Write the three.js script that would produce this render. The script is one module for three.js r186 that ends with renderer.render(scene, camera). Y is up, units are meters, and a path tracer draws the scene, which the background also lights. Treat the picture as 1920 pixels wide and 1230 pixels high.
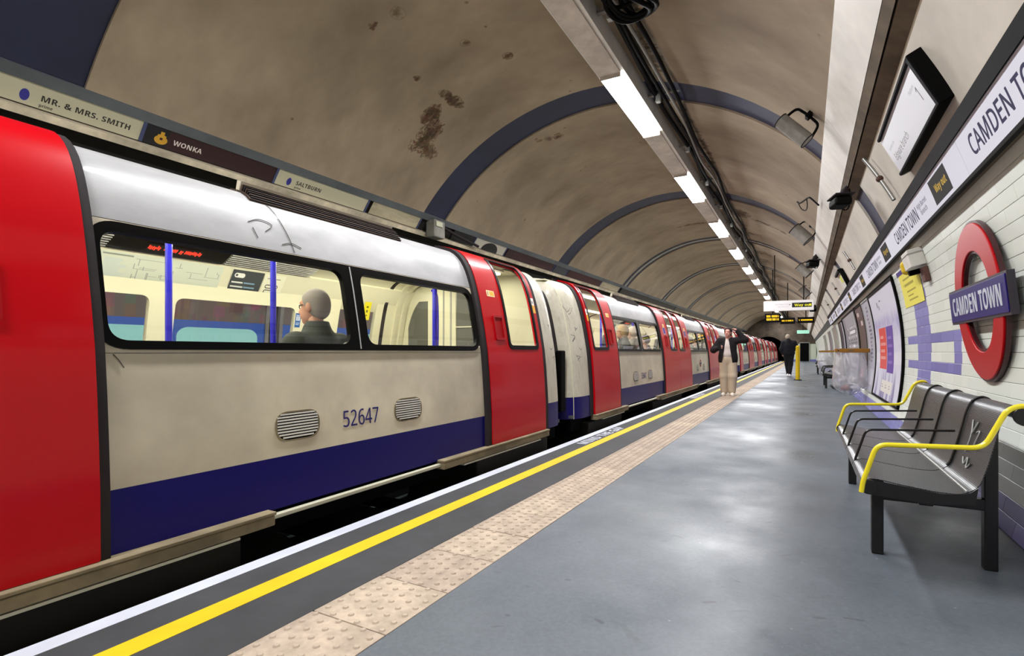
import * as THREE from 'three';
import { mergeGeometries, toCreasedNormals } from 'three/addons/utils/BufferGeometryUtils.js';
import { RoundedBoxGeometry } from 'three/addons/geometries/RoundedBoxGeometry.js';
import { TextGeometry } from 'three/addons/geometries/TextGeometry.js';
import { FontLoader } from 'three/addons/loaders/FontLoader.js';
import { RectAreaLightUniformsLib } from 'three/addons/lights/RectAreaLightUniformsLib.js';

// ---------------------------------------------------------------- camera, light, exposure
// x: across the platform (wall on the right, train on the left), y: up from the platform, z = -d along the tunnel
const scene = new THREE.Scene();
scene.background = new THREE.Color(0x000000);
const FOCAL = 998;
const camera = new THREE.PerspectiveCamera(2 * Math.atan(615 / FOCAL) * 180 / Math.PI, 1920 / 1230, 0.05, 200);
camera.position.set(0, 1.07, 0);
camera.rotation.y = Math.atan(550 / FOCAL);
camera.setViewOffset(1920, 1230, 0, -45, 1920, 1230);
const renderer = new THREE.WebGLRenderer({ antialias: true });
renderer.toneMapping = THREE.LinearToneMapping;
renderer.toneMappingExposure = 1.0;
renderer.shadowMap.enabled = true;
RectAreaLightUniformsLib.init();
const TUBE_LIGHT = 98;      // brightness of the platform fittings
const CAR_LIGHT = 27;       // brightness of the saloon strips

// tunnel: a circle round (XC, YC)
const R = 4.152, XC = -2.99, YC = 1.03, D0 = -13, D1 = 70;

// ---------------------------------------------------------------- helpers
const font = await new FontLoader().loadAsync('fonts/droid/droid_sans_bold.typeface.json');
const fontR = await new FontLoader().loadAsync('fonts/droid/droid_sans_regular.typeface.json');
let seed = 7;
const rnd = () => { seed = (seed * 1664525 + 1013904223) >>> 0; return seed / 4294967296; };
const rr_ = (a, b) => a + (b - a) * rnd();
const taken = {};
function numbered(n) { const k = taken[n] = (taken[n] ?? -1) + 1; return k ? n + '_' + String(k).padStart(3, '0') : n; }
function shade(o) { o.castShadow = true; o.receiveShadow = true; return o; }
function tag(o, label, category, group, kind) {
  if (label) o.userData.label = label;
  if (category) o.userData.category = category;
  if (group) o.userData.group = group;
  if (kind) o.userData.kind = kind;
  return o;
}
function thing(name, label, category, group) { const o = new THREE.Group(); o.name = numbered(name); scene.add(o); return tag(o, label, category, group); }
function struct(name) { const o = new THREE.Group(); o.name = name; o.userData.kind = 'structure'; scene.add(o); return o; }
function part(name, geo, mat, parent) {
  const m = shade(new THREE.Mesh(Array.isArray(geo) ? merge(geo) : geo, mat)); m.name = name;
  (parent || scene).add(m); return m;
}
function one(name, geo, mat, label, category, group) { const m = part(numbered(name), geo, mat); return tag(m, label, category, group); }
function merge(list) {
  return mergeGeometries(list.map(g => {
    g = g.index ? g.toNonIndexed() : g;
    for (const k of Object.keys(g.attributes)) if (!['position', 'normal', 'uv'].includes(k)) g.deleteAttribute(k);
    if (!g.attributes.uv) g.setAttribute('uv', new THREE.Float32BufferAttribute(new Float32Array(g.attributes.position.count * 2), 2));
    return g;
  }));
}
const V = (x, y, d) => new THREE.Vector3(x, y, -d);
// box by its extents in x, y, d
function bx(x0, x1, y0, y1, d0, d1, r = 0) {
  const w = Math.abs(x1 - x0), h = Math.abs(y1 - y0), l = Math.abs(d1 - d0);
  const g = r ? new RoundedBoxGeometry(w, h, l, 2, Math.min(r, w / 2.01, h / 2.01, l / 2.01)) : new THREE.BoxGeometry(w, h, l);
  return metric(g.translate((x0 + x1) / 2, (y0 + y1) / 2, -(d0 + d1) / 2));
}
// uv in metres, by the way a face points
function metric(g) {
  const p = g.attributes.position, n = g.attributes.normal, uv = g.attributes.uv;
  for (let i = 0; i < p.count; i++) { const a = Math.abs(n.getX(i)), b = Math.abs(n.getY(i)), c = Math.abs(n.getZ(i)); if (b >= a && b >= c) uv.setXY(i, p.getX(i), p.getZ(i)); else if (a >= c) uv.setXY(i, p.getZ(i), p.getY(i)); else uv.setXY(i, p.getX(i), p.getY(i)); }
  return g;
}
function tube(pts, r, seg = 0, radial = 8, smooth = false) {
  let curve;
  if (smooth) curve = new THREE.CatmullRomCurve3(pts, false, 'centripetal');
  else { curve = new THREE.CurvePath(); for (let i = 0; i + 1 < pts.length; i++) curve.add(new THREE.LineCurve3(pts[i], pts[i + 1])); }
  return new THREE.TubeGeometry(curve, seg || Math.max(1, (pts.length - 1) * (smooth ? 8 : 6)), r, radial, false);
}
// path with rounded corners
function bent(pts, rad, n = 5) {
  const out = [pts[0]];
  for (let i = 1; i + 1 < pts.length; i++) {
    const a = pts[i - 1], b = pts[i], c = pts[i + 1];
    const r = Math.min(rad, a.distanceTo(b) * 0.45, b.distanceTo(c) * 0.45);
    const p = b.clone().lerp(a, r / b.distanceTo(a)), q = b.clone().lerp(c, r / b.distanceTo(c));
    for (let k = 0; k <= n; k++) { const t = k / n; out.push(p.clone().multiplyScalar((1 - t) ** 2).addScaledVector(b, 2 * t * (1 - t)).addScaledVector(q, t * t)); }
  }
  out.push(pts[pts.length - 1]); return out;
}
// sweeps a tube exactly through points (no parallel-transport twist problems for thin rods)
function rod(pts, r, radial = 8) {
  const curve = new THREE.CatmullRomCurve3(pts, false, 'chordal', 0.5);
  return new THREE.TubeGeometry(curve, Math.max(2, pts.length * 3), r, radial, false);
}
function rect(x0, y0, x1, y1, r = 0, P = THREE.Shape) {
  const s = new P(); if (!r) { s.moveTo(x0, y0); s.lineTo(x1, y0); s.lineTo(x1, y1); s.lineTo(x0, y1); s.closePath(); return s; }
  s.moveTo(x0 + r, y0); s.lineTo(x1 - r, y0); s.quadraticCurveTo(x1, y0, x1, y0 + r); s.lineTo(x1, y1 - r); s.quadraticCurveTo(x1, y1, x1 - r, y1);
  s.lineTo(x0 + r, y1); s.quadraticCurveTo(x0, y1, x0, y1 - r); s.lineTo(x0, y0 + r); s.quadraticCurveTo(x0, y0, x0 + r, y0); return s;
}
const hole = (...a) => { a.length < 5 && a.push(0); return rect(...a, THREE.Path); };
// closed ring sector: angles in radians (0 = +x wall side), radii r0 < r1, along d0..d1; uv in metres (d, arc)
function sector(r0, r1, a0, a1, d0, d1, n = 24, unit = false) {
  const pos = [], nor = [], uv = [];
  const quad = (A, B, C, D, na, nb, ua, ub, va, vb) => {
    for (const [p, nn, u] of [[A, na, [ua, va]], [B, na, [ub, va]], [C, nb, [ub, vb]], [A, na, [ua, va]], [C, nb, [ub, vb]], [D, nb, [ua, vb]]]) { pos.push(...p); nor.push(...nn); uv.push(...u); }
  };
  const P = (r, a, d) => [XC + r * Math.cos(a), YC + r * Math.sin(a), -d];
  for (let i = 0; i < n; i++) {
    const a = a0 + (a1 - a0) * i / n, b = a0 + (a1 - a0) * (i + 1) / n;
    const nIa = [-Math.cos(a), -Math.sin(a), 0], nIb = [-Math.cos(b), -Math.sin(b), 0], nOa = nIa.map(v => -v), nOb = nIb.map(v => -v);
    const ua = unit ? 1 : d0, ub = unit ? 0 : d1, va = unit ? i / n : a * r0, vb = unit ? (i + 1) / n : b * r0;
    quad(P(r0, a, d0), P(r0, a, d1), P(r0, b, d1), P(r0, b, d0), nIa, nIb, ua, ub, va, vb);
    quad(P(r1, b, d0), P(r1, b, d1), P(r1, a, d1), P(r1, a, d0), nOb, nOa, ua, ub, va, vb);
    quad(P(r0, a, d0), P(r0, b, d0), P(r1, b, d0), P(r1, a, d0), [0, 0, 1], [0, 0, 1], ua, ua, va, vb);
    quad(P(r0, b, d1), P(r0, a, d1), P(r1, a, d1), P(r1, b, d1), [0, 0, -1], [0, 0, -1], ub, ub, va, vb);
  }
  const s = Math.sign(a1 - a0);
  for (const [a, q] of [[a0, -s], [a1, s]]) {
    const nn = [-Math.sin(a) * q, Math.cos(a) * q, 0];
    quad(P(r0, a, d0), P(r1, a, d0), P(r1, a, d1), P(r0, a, d1), nn, nn, unit ? 1 : d0, unit ? 1 : d0, 0, 0);
  }
  const g = new THREE.BufferGeometry();
  g.setAttribute('position', new THREE.Float32BufferAttribute(pos, 3)); g.setAttribute('normal', new THREE.Float32BufferAttribute(nor, 3)); g.setAttribute('uv', new THREE.Float32BufferAttribute(uv, 2));
  return fixWinding(g);
}
// turn triangles so that they face along their normals
function fixWinding(g) {
  const p = g.attributes.position, n = g.attributes.normal, A = new THREE.Vector3(), B = new THREE.Vector3(), C = new THREE.Vector3(), N = new THREE.Vector3();
  for (let i = 0; i < p.count; i += 3) {
    A.fromBufferAttribute(p, i); B.fromBufferAttribute(p, i + 1); C.fromBufferAttribute(p, i + 2); N.fromBufferAttribute(n, i);
    if (B.clone().sub(A).cross(C.clone().sub(A)).dot(N) < 0) {
      for (const at of Object.values(g.attributes)) for (let k = 0; k < at.itemSize; k++) { const t = at.array[(i + 1) * at.itemSize + k]; at.array[(i + 1) * at.itemSize + k] = at.array[(i + 2) * at.itemSize + k]; at.array[(i + 2) * at.itemSize + k] = t; }
    }
  }
  return g;
}
const aR = (y, r = R) => Math.asin((y - YC) / r);          // angle of a height on the platform-side wall
const aL = (y, r = R) => Math.PI - Math.asin((y - YC) / r); // and on the far wall
const wx = (y, r = R) => XC + Math.sqrt(r * r - (y - YC) ** 2);
// outline in (x, y) pushed along d
function pushed(pts, d0, d1) {
  const s = pts instanceof THREE.Shape ? pts : new THREE.Shape(pts.map(p => new THREE.Vector2(...p)));
  return new THREE.ExtrudeGeometry(s, { depth: d1 - d0, bevelEnabled: false, curveSegments: 24 }).translate(0, 0, -d1);
}
function canvas(w, h, draw) { const c = document.createElement('canvas'); c.width = w; c.height = h; draw(c.getContext('2d'), w, h); const t = new THREE.CanvasTexture(c); t.colorSpace = THREE.SRGBColorSpace; t.magFilter = THREE.LinearFilter; return t; }
// tileable value noise
function noiseField(n, cells, octaves, sd) {
  const out = new Float32Array(n * n); let s = sd; const r = () => { s = (s * 1664525 + 1013904223) >>> 0; return s / 4294967296; };
  let amp = 1, tot = 0;
  for (let o = 0; o < octaves; o++) {
    const c = cells << o, g = new Float32Array(c * c).map(r);
    for (let y = 0; y < n; y++) for (let x = 0; x < n; x++) {
      const fx = x / n * c, fy = y / n * c, ix = fx | 0, iy = fy | 0; let tx = fx - ix, ty = fy - iy; tx = tx * tx * (3 - 2 * tx); ty = ty * ty * (3 - 2 * ty);
      const q = (a, b) => g[(b % c) * c + (a % c)];
      out[y * n + x] += amp * ((q(ix, iy) * (1 - tx) + q(ix + 1, iy) * tx) * (1 - ty) + (q(ix, iy + 1) * (1 - tx) + q(ix + 1, iy + 1) * tx) * ty);
    }
    tot += amp; amp *= 0.55;
  }
  return out.map(v => v / tot);
}
function dataTex(n, fn, srgb = true) {
  const a = new Uint8Array(n * n * 4);
  for (let i = 0; i < n * n; i++) { const c = fn(i); a[i * 4] = c[0]; a[i * 4 + 1] = c[1]; a[i * 4 + 2] = c[2]; a[i * 4 + 3] = 255; }
  const t = new THREE.DataTexture(a, n, n); t.magFilter = THREE.LinearFilter; t.wrapS = t.wrapT = THREE.RepeatWrapping; if (srgb) t.colorSpace = THREE.SRGBColorSpace; t.needsUpdate = true; return t;
}
const N1 = noiseField(512, 4, 7, 3), N2 = noiseField(512, 12, 6, 11), N3 = noiseField(256, 64, 3, 5);
const clamp = (v, a = 0, b = 255) => Math.max(a, Math.min(b, v));
// mottled colour: base sRGB and spread
function rep(t, x, y) { const c = t.clone(); c.repeat.set(x, y); c.needsUpdate = true; return c; }
const LEVELS = [12, 26, 50].map(a => dataTex(512, i => { const v = clamp(214 + (N1[i] - 0.5) * a * 2.2 + (N2[i] - 0.5) * a * 1.6); return [v, v, v]; }));
// material entries for a mottled paint of the given sRGB colour: a shared grey pattern times the colour
function mot(base, spread, x, y) {
  const t = LEVELS[spread < 16 ? 0 : spread < 32 ? 1 : 2], k = 255 / 214, L = v => Math.pow(v / 255, 2.2) * Math.pow(k, 2.2);
  return { map: rep(t, x, y), color: new THREE.Color().setRGB(...base.map(L)) };
}
const std = (o) => new THREE.MeshStandardMaterial(o);
const phy = (o) => new THREE.MeshPhysicalMaterial(o);

// ---------------------------------------------------------------- materials
const grain = dataTex(512, i => { const v = clamp(128 + (N2[i] - 0.5) * 160); return [v, v, v]; }, false);
const M = {
  rib: std({ ...mot([33, 37, 62], 26, 0.4, 0.4), roughness: 0.6 }),
  tile: [[231, 236, 226], [228, 233, 222], [234, 238, 229], [226, 231, 221]].map(c => phy({ color: new THREE.Color(...c.map(v => v / 255)).convertSRGBToLinear(), roughness: 0.3, specularIntensity: 0.7 })),
  tileBlue: [[124, 124, 190], [114, 114, 180], [132, 132, 197]].map(c => phy({ color: new THREE.Color(...c.map(v => v / 255)).convertSRGBToLinear(), roughness: 0.3, specularIntensity: 0.7 })),
  grout: std({ ...mot([58, 60, 54], 26, 0.7, 0.7), roughness: 0.95 }),
  floor: phy({ map: (() => { const t = canvas(1024, 1024, (g, w, h) => {
    const id = g.createImageData(w, h), a = id.data; for (let y = 0; y < h; y++) for (let x = 0; x < w; x++) { const i = (y * w + x) * 4, q = ((y >> 1) * 512 + (x >> 1)), v = (N1[q] - 0.5) * 30 + (N2[q] - 0.5) * 14 + (N3[(y & 255) * 256 + (x & 255)] - 0.5) * 14; a[i] = 88 + v; a[i + 1] = 95 + v; a[i + 2] = 103 + v; a[i + 3] = 255; } g.putImageData(id, 0, 0);
    seed = 77; for (let k = 0; k < 60; k++) { g.fillStyle = `rgba(44,46,50,${rr_(0.12, 0.4)})`; g.beginPath(); g.ellipse(rnd() * w, rnd() * h, rr_(3, 14), rr_(1.5, 4), rr_(-0.5, 0.9), 0, 7); g.fill(); }
    for (let k = 0; k < 40; k++) { g.fillStyle = `rgba(190,194,200,${rr_(0.2, 0.7)})`; g.fillRect(rnd() * w, rnd() * h, rr_(1, 3), rr_(1, 3)); }
    for (let k = 0; k < 9; k++) { g.strokeStyle = `rgba(60,62,66,0.16)`; g.lineWidth = rr_(3, 9); g.beginPath(); const x = rnd() * w, y = rnd() * h; g.moveTo(x, y); g.quadraticCurveTo(x + rr_(-60, 60), y + rr_(-60, 60), x + rr_(-110, 110), y + rr_(-40, 40)); g.stroke(); }
  }); t.wrapS = t.wrapT = THREE.RepeatWrapping; t.repeat.set(0.31, 0.31); return t; })(), roughness: 0.85, roughnessMap: rep(dataTex(512, i => { const v = clamp(150 + (N1[i] - 0.5) * 190 + (N2[i] - 0.5) * 60); return [v, v, v]; }, false), 0.24, 0.24), bumpMap: rep(grain, 1.1, 1.1), bumpScale: 0.0016, specularIntensity: 0.8 }),
  edgeFloor: std({ ...mot([58, 59, 61], 26, 0.6, 0.6), roughness: 0.75, bumpMap: rep(grain, 1.5, 1.5), bumpScale: 0.002 }),
  white: std({ ...mot([190, 193, 204], 12, 0.6, 0.6), roughness: 0.7 }),
  yellow: std({ ...mot([216, 182, 0], 12, 0.6, 0.6), roughness: 0.6 }),
  dark: phy({ color: 0x060606, roughness: 0.95, specularIntensity: 0.2 }),
  black: phy({ color: 0x070707, roughness: 0.6, specularIntensity: 0.14 }),
  rubber: phy({ ...mot([44, 39, 40], 20, 0.8, 0.8), roughness: 0.75, specularIntensity: 0.5 }),
  frameBlack: phy({ color: 0x020202, roughness: 0.3, specularIntensity: 0.22 }),
  red: phy({ color: 0xba000e, roughness: 0.36, specularIntensity: 0.25, clearcoat: 0.28, clearcoatRoughness: 0.1 }),
  redDark: phy({ color: 0x9c000c, roughness: 0.45, specularIntensity: 0.4 }),
  cream: phy({ ...mot([203, 193, 170], 18, 0.35, 0.35), roughness: 0.36, specularIntensity: 0.7, clearcoat: 0.25, clearcoatRoughness: 0.14 }),
  roof: phy({ ...mot([170, 170, 171], 20, 0.35, 0.7), roughness: 0.42, specularIntensity: 0.7, clearcoat: 0.4, clearcoatRoughness: 0.1 }),
  blue: phy({ color: 0x0f0660, roughness: 0.42, specularIntensity: 0.35, clearcoat: 0.15, clearcoatRoughness: 0.2 }),
  navyText: std({ color: 0x1c1566, roughness: 0.5 }),
  step: std({ ...mot([118, 106, 82], 50, 0.7, 0.7), roughness: 0.8 }),
  louvre: std({ ...mot([66, 50, 40], 30, 0.9, 0.9), roughness: 0.8 }),
  rail: std({ color: 0xb9b6a0, roughness: 0.5, metalness: 0.2 }),
  glass: phy({ color: 0xffffff, transmission: 1, thickness: 0, roughness: 0.02, ior: 1.25 }),
  inner: std({ color: 0xe4e2c6, roughness: 0.5 }),
  innerGrey: std({ color: 0xa3a5a2, roughness: 0.5 }),
  pole: phy({ color: 0x1f1fcf, roughness: 0.3, clearcoat: 0.4 }),
  steel: std({ color: 0xa9a9a6, roughness: 0.35, metalness: 0.8 }),
  greyPaint: std({ ...mot([132, 129, 122], 24, 0.6, 0.6), roughness: 0.6 }),
  trunk: std({ ...mot([196, 186, 174], 18, 0.7, 0.7), roughness: 0.65 }),
  duct: std({ ...mot([218, 214, 205], 14, 0.7, 0.7), roughness: 0.55 }),
  ductBeige: std({ ...mot([112, 98, 80], 40, 0.6, 0.6), roughness: 0.85 }),
  lamp: std({ color: 0xffffff, emissive: 0xffffff, emissiveIntensity: 10 }),
  carLamp: std({ color: 0xffffff, emissive: 0xfffde6, emissiveIntensity: 3 }),
  sooty: std({ ...mot([30, 27, 24], 24, 0.7, 0.7), roughness: 0.95 }),
};
// ---------------------------------------------------------------- the setting
// platform floor
{
  const F = struct('floor');
  part('platform_surface', bx(-1.385, 1.22, -0.9, 0, D0, D1), M.floor, F);
  part('edge_surface', bx(-2.38, -1.785, -0.9, 0, D0, D1), M.edgeFloor, F);
  part('tile_bed', bx(-1.785, -1.385, -0.9, -0.004, D0, D1), M.grout, F);
  part('edge_coping', bx(-2.476, -2.38, -0.16, 0.001, D0, D1, 0.006), M.white, F);
  part('platform_face', bx(-2.45, -2.38, -0.95, -0.16, D0, D1), M.sooty, F);
  part('yellow_line', bx(-2.196, -2.084, -0.02, 0.0015, D0, D1), M.yellow, F);
  // blister paving, each slab with offset rows of flat-topped domes
  const dome = new THREE.CylinderGeometry(0.0095, 0.0145, 0.006, 10, 1).translate(0, 0.003, 0);
  const list = [new RoundedBoxGeometry(0.394, 0.04, 0.394, 1, 0.003).translate(0, -0.0185, 0)];
  for (let i = 0; i < 6; i++) for (let j = 0; j < 6; j++) {
    const z = (j - 2.5 + (i % 2 ? 0.25 : -0.25)) * 0.0667;
    list.push(dome.clone().translate((i - 2.5) * 0.0655, 0.0012, z));
  }
  const slab = merge(list);
  const mats = [0, 1, 2, 3].map(k => std({ ...mot([172 - k * 4, 156 - k * 4, 138 - k * 3], 30, 1.1 + k * 0.17, 1.3), roughness: 0.8 }));
  for (let k = -6; k < 150; k++) {
    const d = 1.93 - 0.4 * 2 + 0.4 * k; if (d > D1 - 0.3) break;
    const t = part('tactile_slab', slab, mats[Math.floor(rnd() * 4)], F); t.position.set(-1.585, rr_(-0.001, 0.001), -(d + 0.2));
  }
  // painted wording between the white edge and the yellow line
  const words = (d) => {
    const g = new TextGeometry('MIND THE GAP', { font, size: 0.125, depth: 0.001, curveSegments: 4 }); g.computeBoundingBox();
    const w = g.boundingBox.max.x; g.scale(1.55 / w, 1, 1).rotateX(-Math.PI / 2).rotateY(Math.PI / 2).translate(-2.225, 0.0005, -d); part('lettering', g, M.white, F);
  };
  words(5.8); words(12.8); words(19.8);
  F.traverse(o => { if (o.name === 'lettering') o.userData.label = 'white painted warning words along the platform edge'; });
}
// track bed and rails
{
  const T = struct('trackbed');
  part('track_base', bx(-7.2, -2.38, -1.4, -0.95, D0, D1), M.sooty, T);
  for (const x of [-4.62, -3.18, -3.9]) part('running_rail', merge([bx(x - 0.035, x + 0.035, -0.86, -0.82, D0, D1), bx(x - 0.01, x + 0.01, -0.93, -0.86, D0, D1), bx(x - 0.06, x + 0.06, -0.95, -0.93, D0, D1)]), M.steel, T);
}
// arched ceiling: plaster panels between painted ribs
const RIBS = []; for (let k = -2; k < 11; k++) RIBS.push([1.8 + 6.15 * k + (k ? 0.0 : 0), 2.55 + 6.15 * k]);
{
  RIBS[2] = [1.75, 2.56]; RIBS[3] = [7.86, 8.56]; RIBS[4] = [14.0, 14.75]; RIBS[5] = [20.1, 20.85]; RIBS[6] = [26.5, 27.3]; RIBS[7] = [33, 33.8];
  for (let k = 8; k < RIBS.length; k++) RIBS[k] = [33 + 6.3 * (k - 7), 33.8 + 6.3 * (k - 7)];
  const C = struct('ceiling'), HAUNCH = std({ ...mot([206, 199, 186], 14, 0.5, 0.5), roughness: 0.8 });
  const A0 = aR(3.12), A1 = aL(3.64), AH = aR(2.52);
  // stains, blisters of paint and soot at their places: [x, d, size, kind]
  const panelTex = (d0, d1, sd, marks) => canvas(1024, 1024, (g, w, h) => {
    seed = sd; g.fillStyle = 'rgb(146,130,109)'; g.fillRect(0, 0, w, h);
    const id = g.getImageData(0, 0, w, h), a = id.data, sh = sd * 37 % 512;
    for (let y = 0; y < h; y++) for (let x = 0; x < w; x++) { const i = (y * w + x) * 4, q = (((y + sh) & 511) * 512 + ((x + sh * 3) & 511)); const v = (N1[q] - 0.5) * 44 + (N2[(q * 1 + 777) % 262144] - 0.5) * 22; a[i] = clamp(a[i] + v); a[i + 1] = clamp(a[i + 1] + v); a[i + 2] = clamp(a[i + 2] + v * 0.9); }
    g.putImageData(id, 0, 0);
    const U = d => (1 - (d - d0) / (d1 - d0)) * w, W = (ang) => (1 - (ang - A0) / (A1 - A0)) * h;
    const py = h / ((A1 - A0) * R), px = w / (d1 - d0);
    for (let k = 0; k < 26; k++) { g.fillStyle = `rgba(70,50,30,${0.15 + rnd() * 0.4})`; const r = rr_(0.008, 0.03); g.beginPath(); g.ellipse(rnd() * w, rnd() * h, r * px, r * py, 0, 0, 7); g.fill(); }
    for (const [x, y, d, lx, ld, dark, n = 60] of marks) {
      const ang = Math.atan2(y - YC, x - XC), cx = U(d), cy = W(ang);
      for (let k = 0; k < n; k++) {
        const t = rnd() * 6.28, q = Math.sqrt(rnd()), ex = cx + Math.cos(t) * q * ld * px, ey = cy + Math.sin(t) * q * lx * py, r = rr_(0.01, 0.05) * (1.2 - q * 0.7);
        g.fillStyle = `rgba(${45 + rnd() * 40},${32 + rnd() * 26},${20 + rnd() * 16},${dark * (0.25 + rnd() * 0.6)})`;
        g.beginPath(); g.ellipse(ex, ey, r * px * rr_(0.6, 1.6), r * py * rr_(0.6, 1.6), rnd() * 3, 0, 7); g.fill();
        if (rnd() < 0.4) { g.strokeStyle = `rgba(90,70,44,${dark * 0.6})`; g.lineWidth = 2; g.beginPath(); g.ellipse(ex, ey, r * px * 2, r * py * 1.7, 0, 0, 7); g.stroke(); }
      }
    }
  });
  const marks = {
    2: [[-5.22, 4.53, 6.75, 0.3, 0.2, 0.8, 120], [-5.45, 4.38, 6.9, 0.13, 0.36, 0.7, 80], [-5.0, 4.65, 6.5, 0.16, 0.16, 0.8, 60], [-4.62, 4.84, 6.53, 0.07, 0.32, 0.8, 50], [-4.9, 4.7, 6.45, 0.14, 0.08, 0.8, 30], [-4.67, 4.83, 5.75, 0.03, 0.05, 0.9, 9], [-4.46, 4.91, 4.7, 0.05, 0.04, 0.7, 8], [-3.57, 5.14, 6.39, 0.05, 0.05, 0.8, 9], [-3.86, 5.09, 5.77, 0.03, 0.03, 0.5, 6], [-4.16, 5.01, 4.78, 0.05, 0.12, 0.35, 10], [-1.7, 4.97, 5.6, 0.12, 0.6, 0.9, 100], [-1.75, 5, 7.0, 0.1, 0.7, 0.7, 80]],
    3: [[-4.0, 5.06, 9.0, 0.06, 0.1, 0.8, 14], [-4.29, 4.97, 8.81, 0.04, 0.1, 0.5, 9], [-4.15, 5.01, 8.95, 0.03, 0.12, 0.4, 8], [-1.72, 4.99, 10.6, 0.12, 1.9, 0.85, 190], [-0.25, 4.15, 7.7, 0.1, 0.2, 0.5, 20]],
    4: [[-1.6, 4.94, 16.1, 0.3, 0.5, 0.95, 260], [-1.0, 4.66, 16.5, 0.4, 0.14, 0.85, 90], [-0.5, 4.34, 16.5, 0.25, 0.1, 0.7, 30], [-1.75, 5, 18.3, 0.2, 1.4, 0.9, 200], [-1.5, 4.9, 18.9, 0.3, 0.25, 0.7, 60], [-3.15, 5.18, 17.8, 0.5, 0.13, 0.8, 60]],
    5: [[-1.4, 4.86, 22.6, 0.4, 0.5, 0.9, 170], [-1.5, 4.9, 25.0, 0.35, 0.8, 0.9, 170], [-3.2, 5.17, 23.6, 0.6, 0.12, 0.5, 30]],
    6: [[-1.3, 4.8, 29.5, 0.5, 1.2, 0.9, 200], [-3.2, 5.17, 28.6, 0.7, 0.2, 0.7, 60]],
    7: [[-1.3, 4.8, 36, 0.6, 2, 0.9, 170]],
  };
  for (let k = 0; k <= RIBS.length; k++) {
    const d0 = k ? RIBS[k - 1][1] : D0, d1 = k < RIBS.length ? Math.min(RIBS[k][0], D1) : D1; if (d0 >= d1) break;
    const key = k - 1; // panel after rib index key
    const t = panelTex(d0, d1, 100 + k * 17, marks[key] || []);
    const g = sector(R, R + 0.2, A0, A1, d0, d1, 40, true);
    part('ceiling_panel', g, std({ map: t, roughness: 0.9 }), C);
    part('haunch_panel', sector(R, R + 0.2, AH, A0, d0, d1, 8), HAUNCH, C);
  }
  RIBS.forEach(([d0, d1], k) => {
    if (d0 > D1) return;
    const rb = part('rib', sector(R + 0.03, R + 0.2, AH, A1, d0, Math.min(d1, D1), 40), M.rib, C);
    if (k > 4) part('rib_web', sector(R + 0.0, R + 0.04, A0 + 0.4, A1, (d0 + d1) / 2 - 0.1, (d0 + d1) / 2 + 0.1, 40), M.greyPaint, rb);
  });
}
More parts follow.
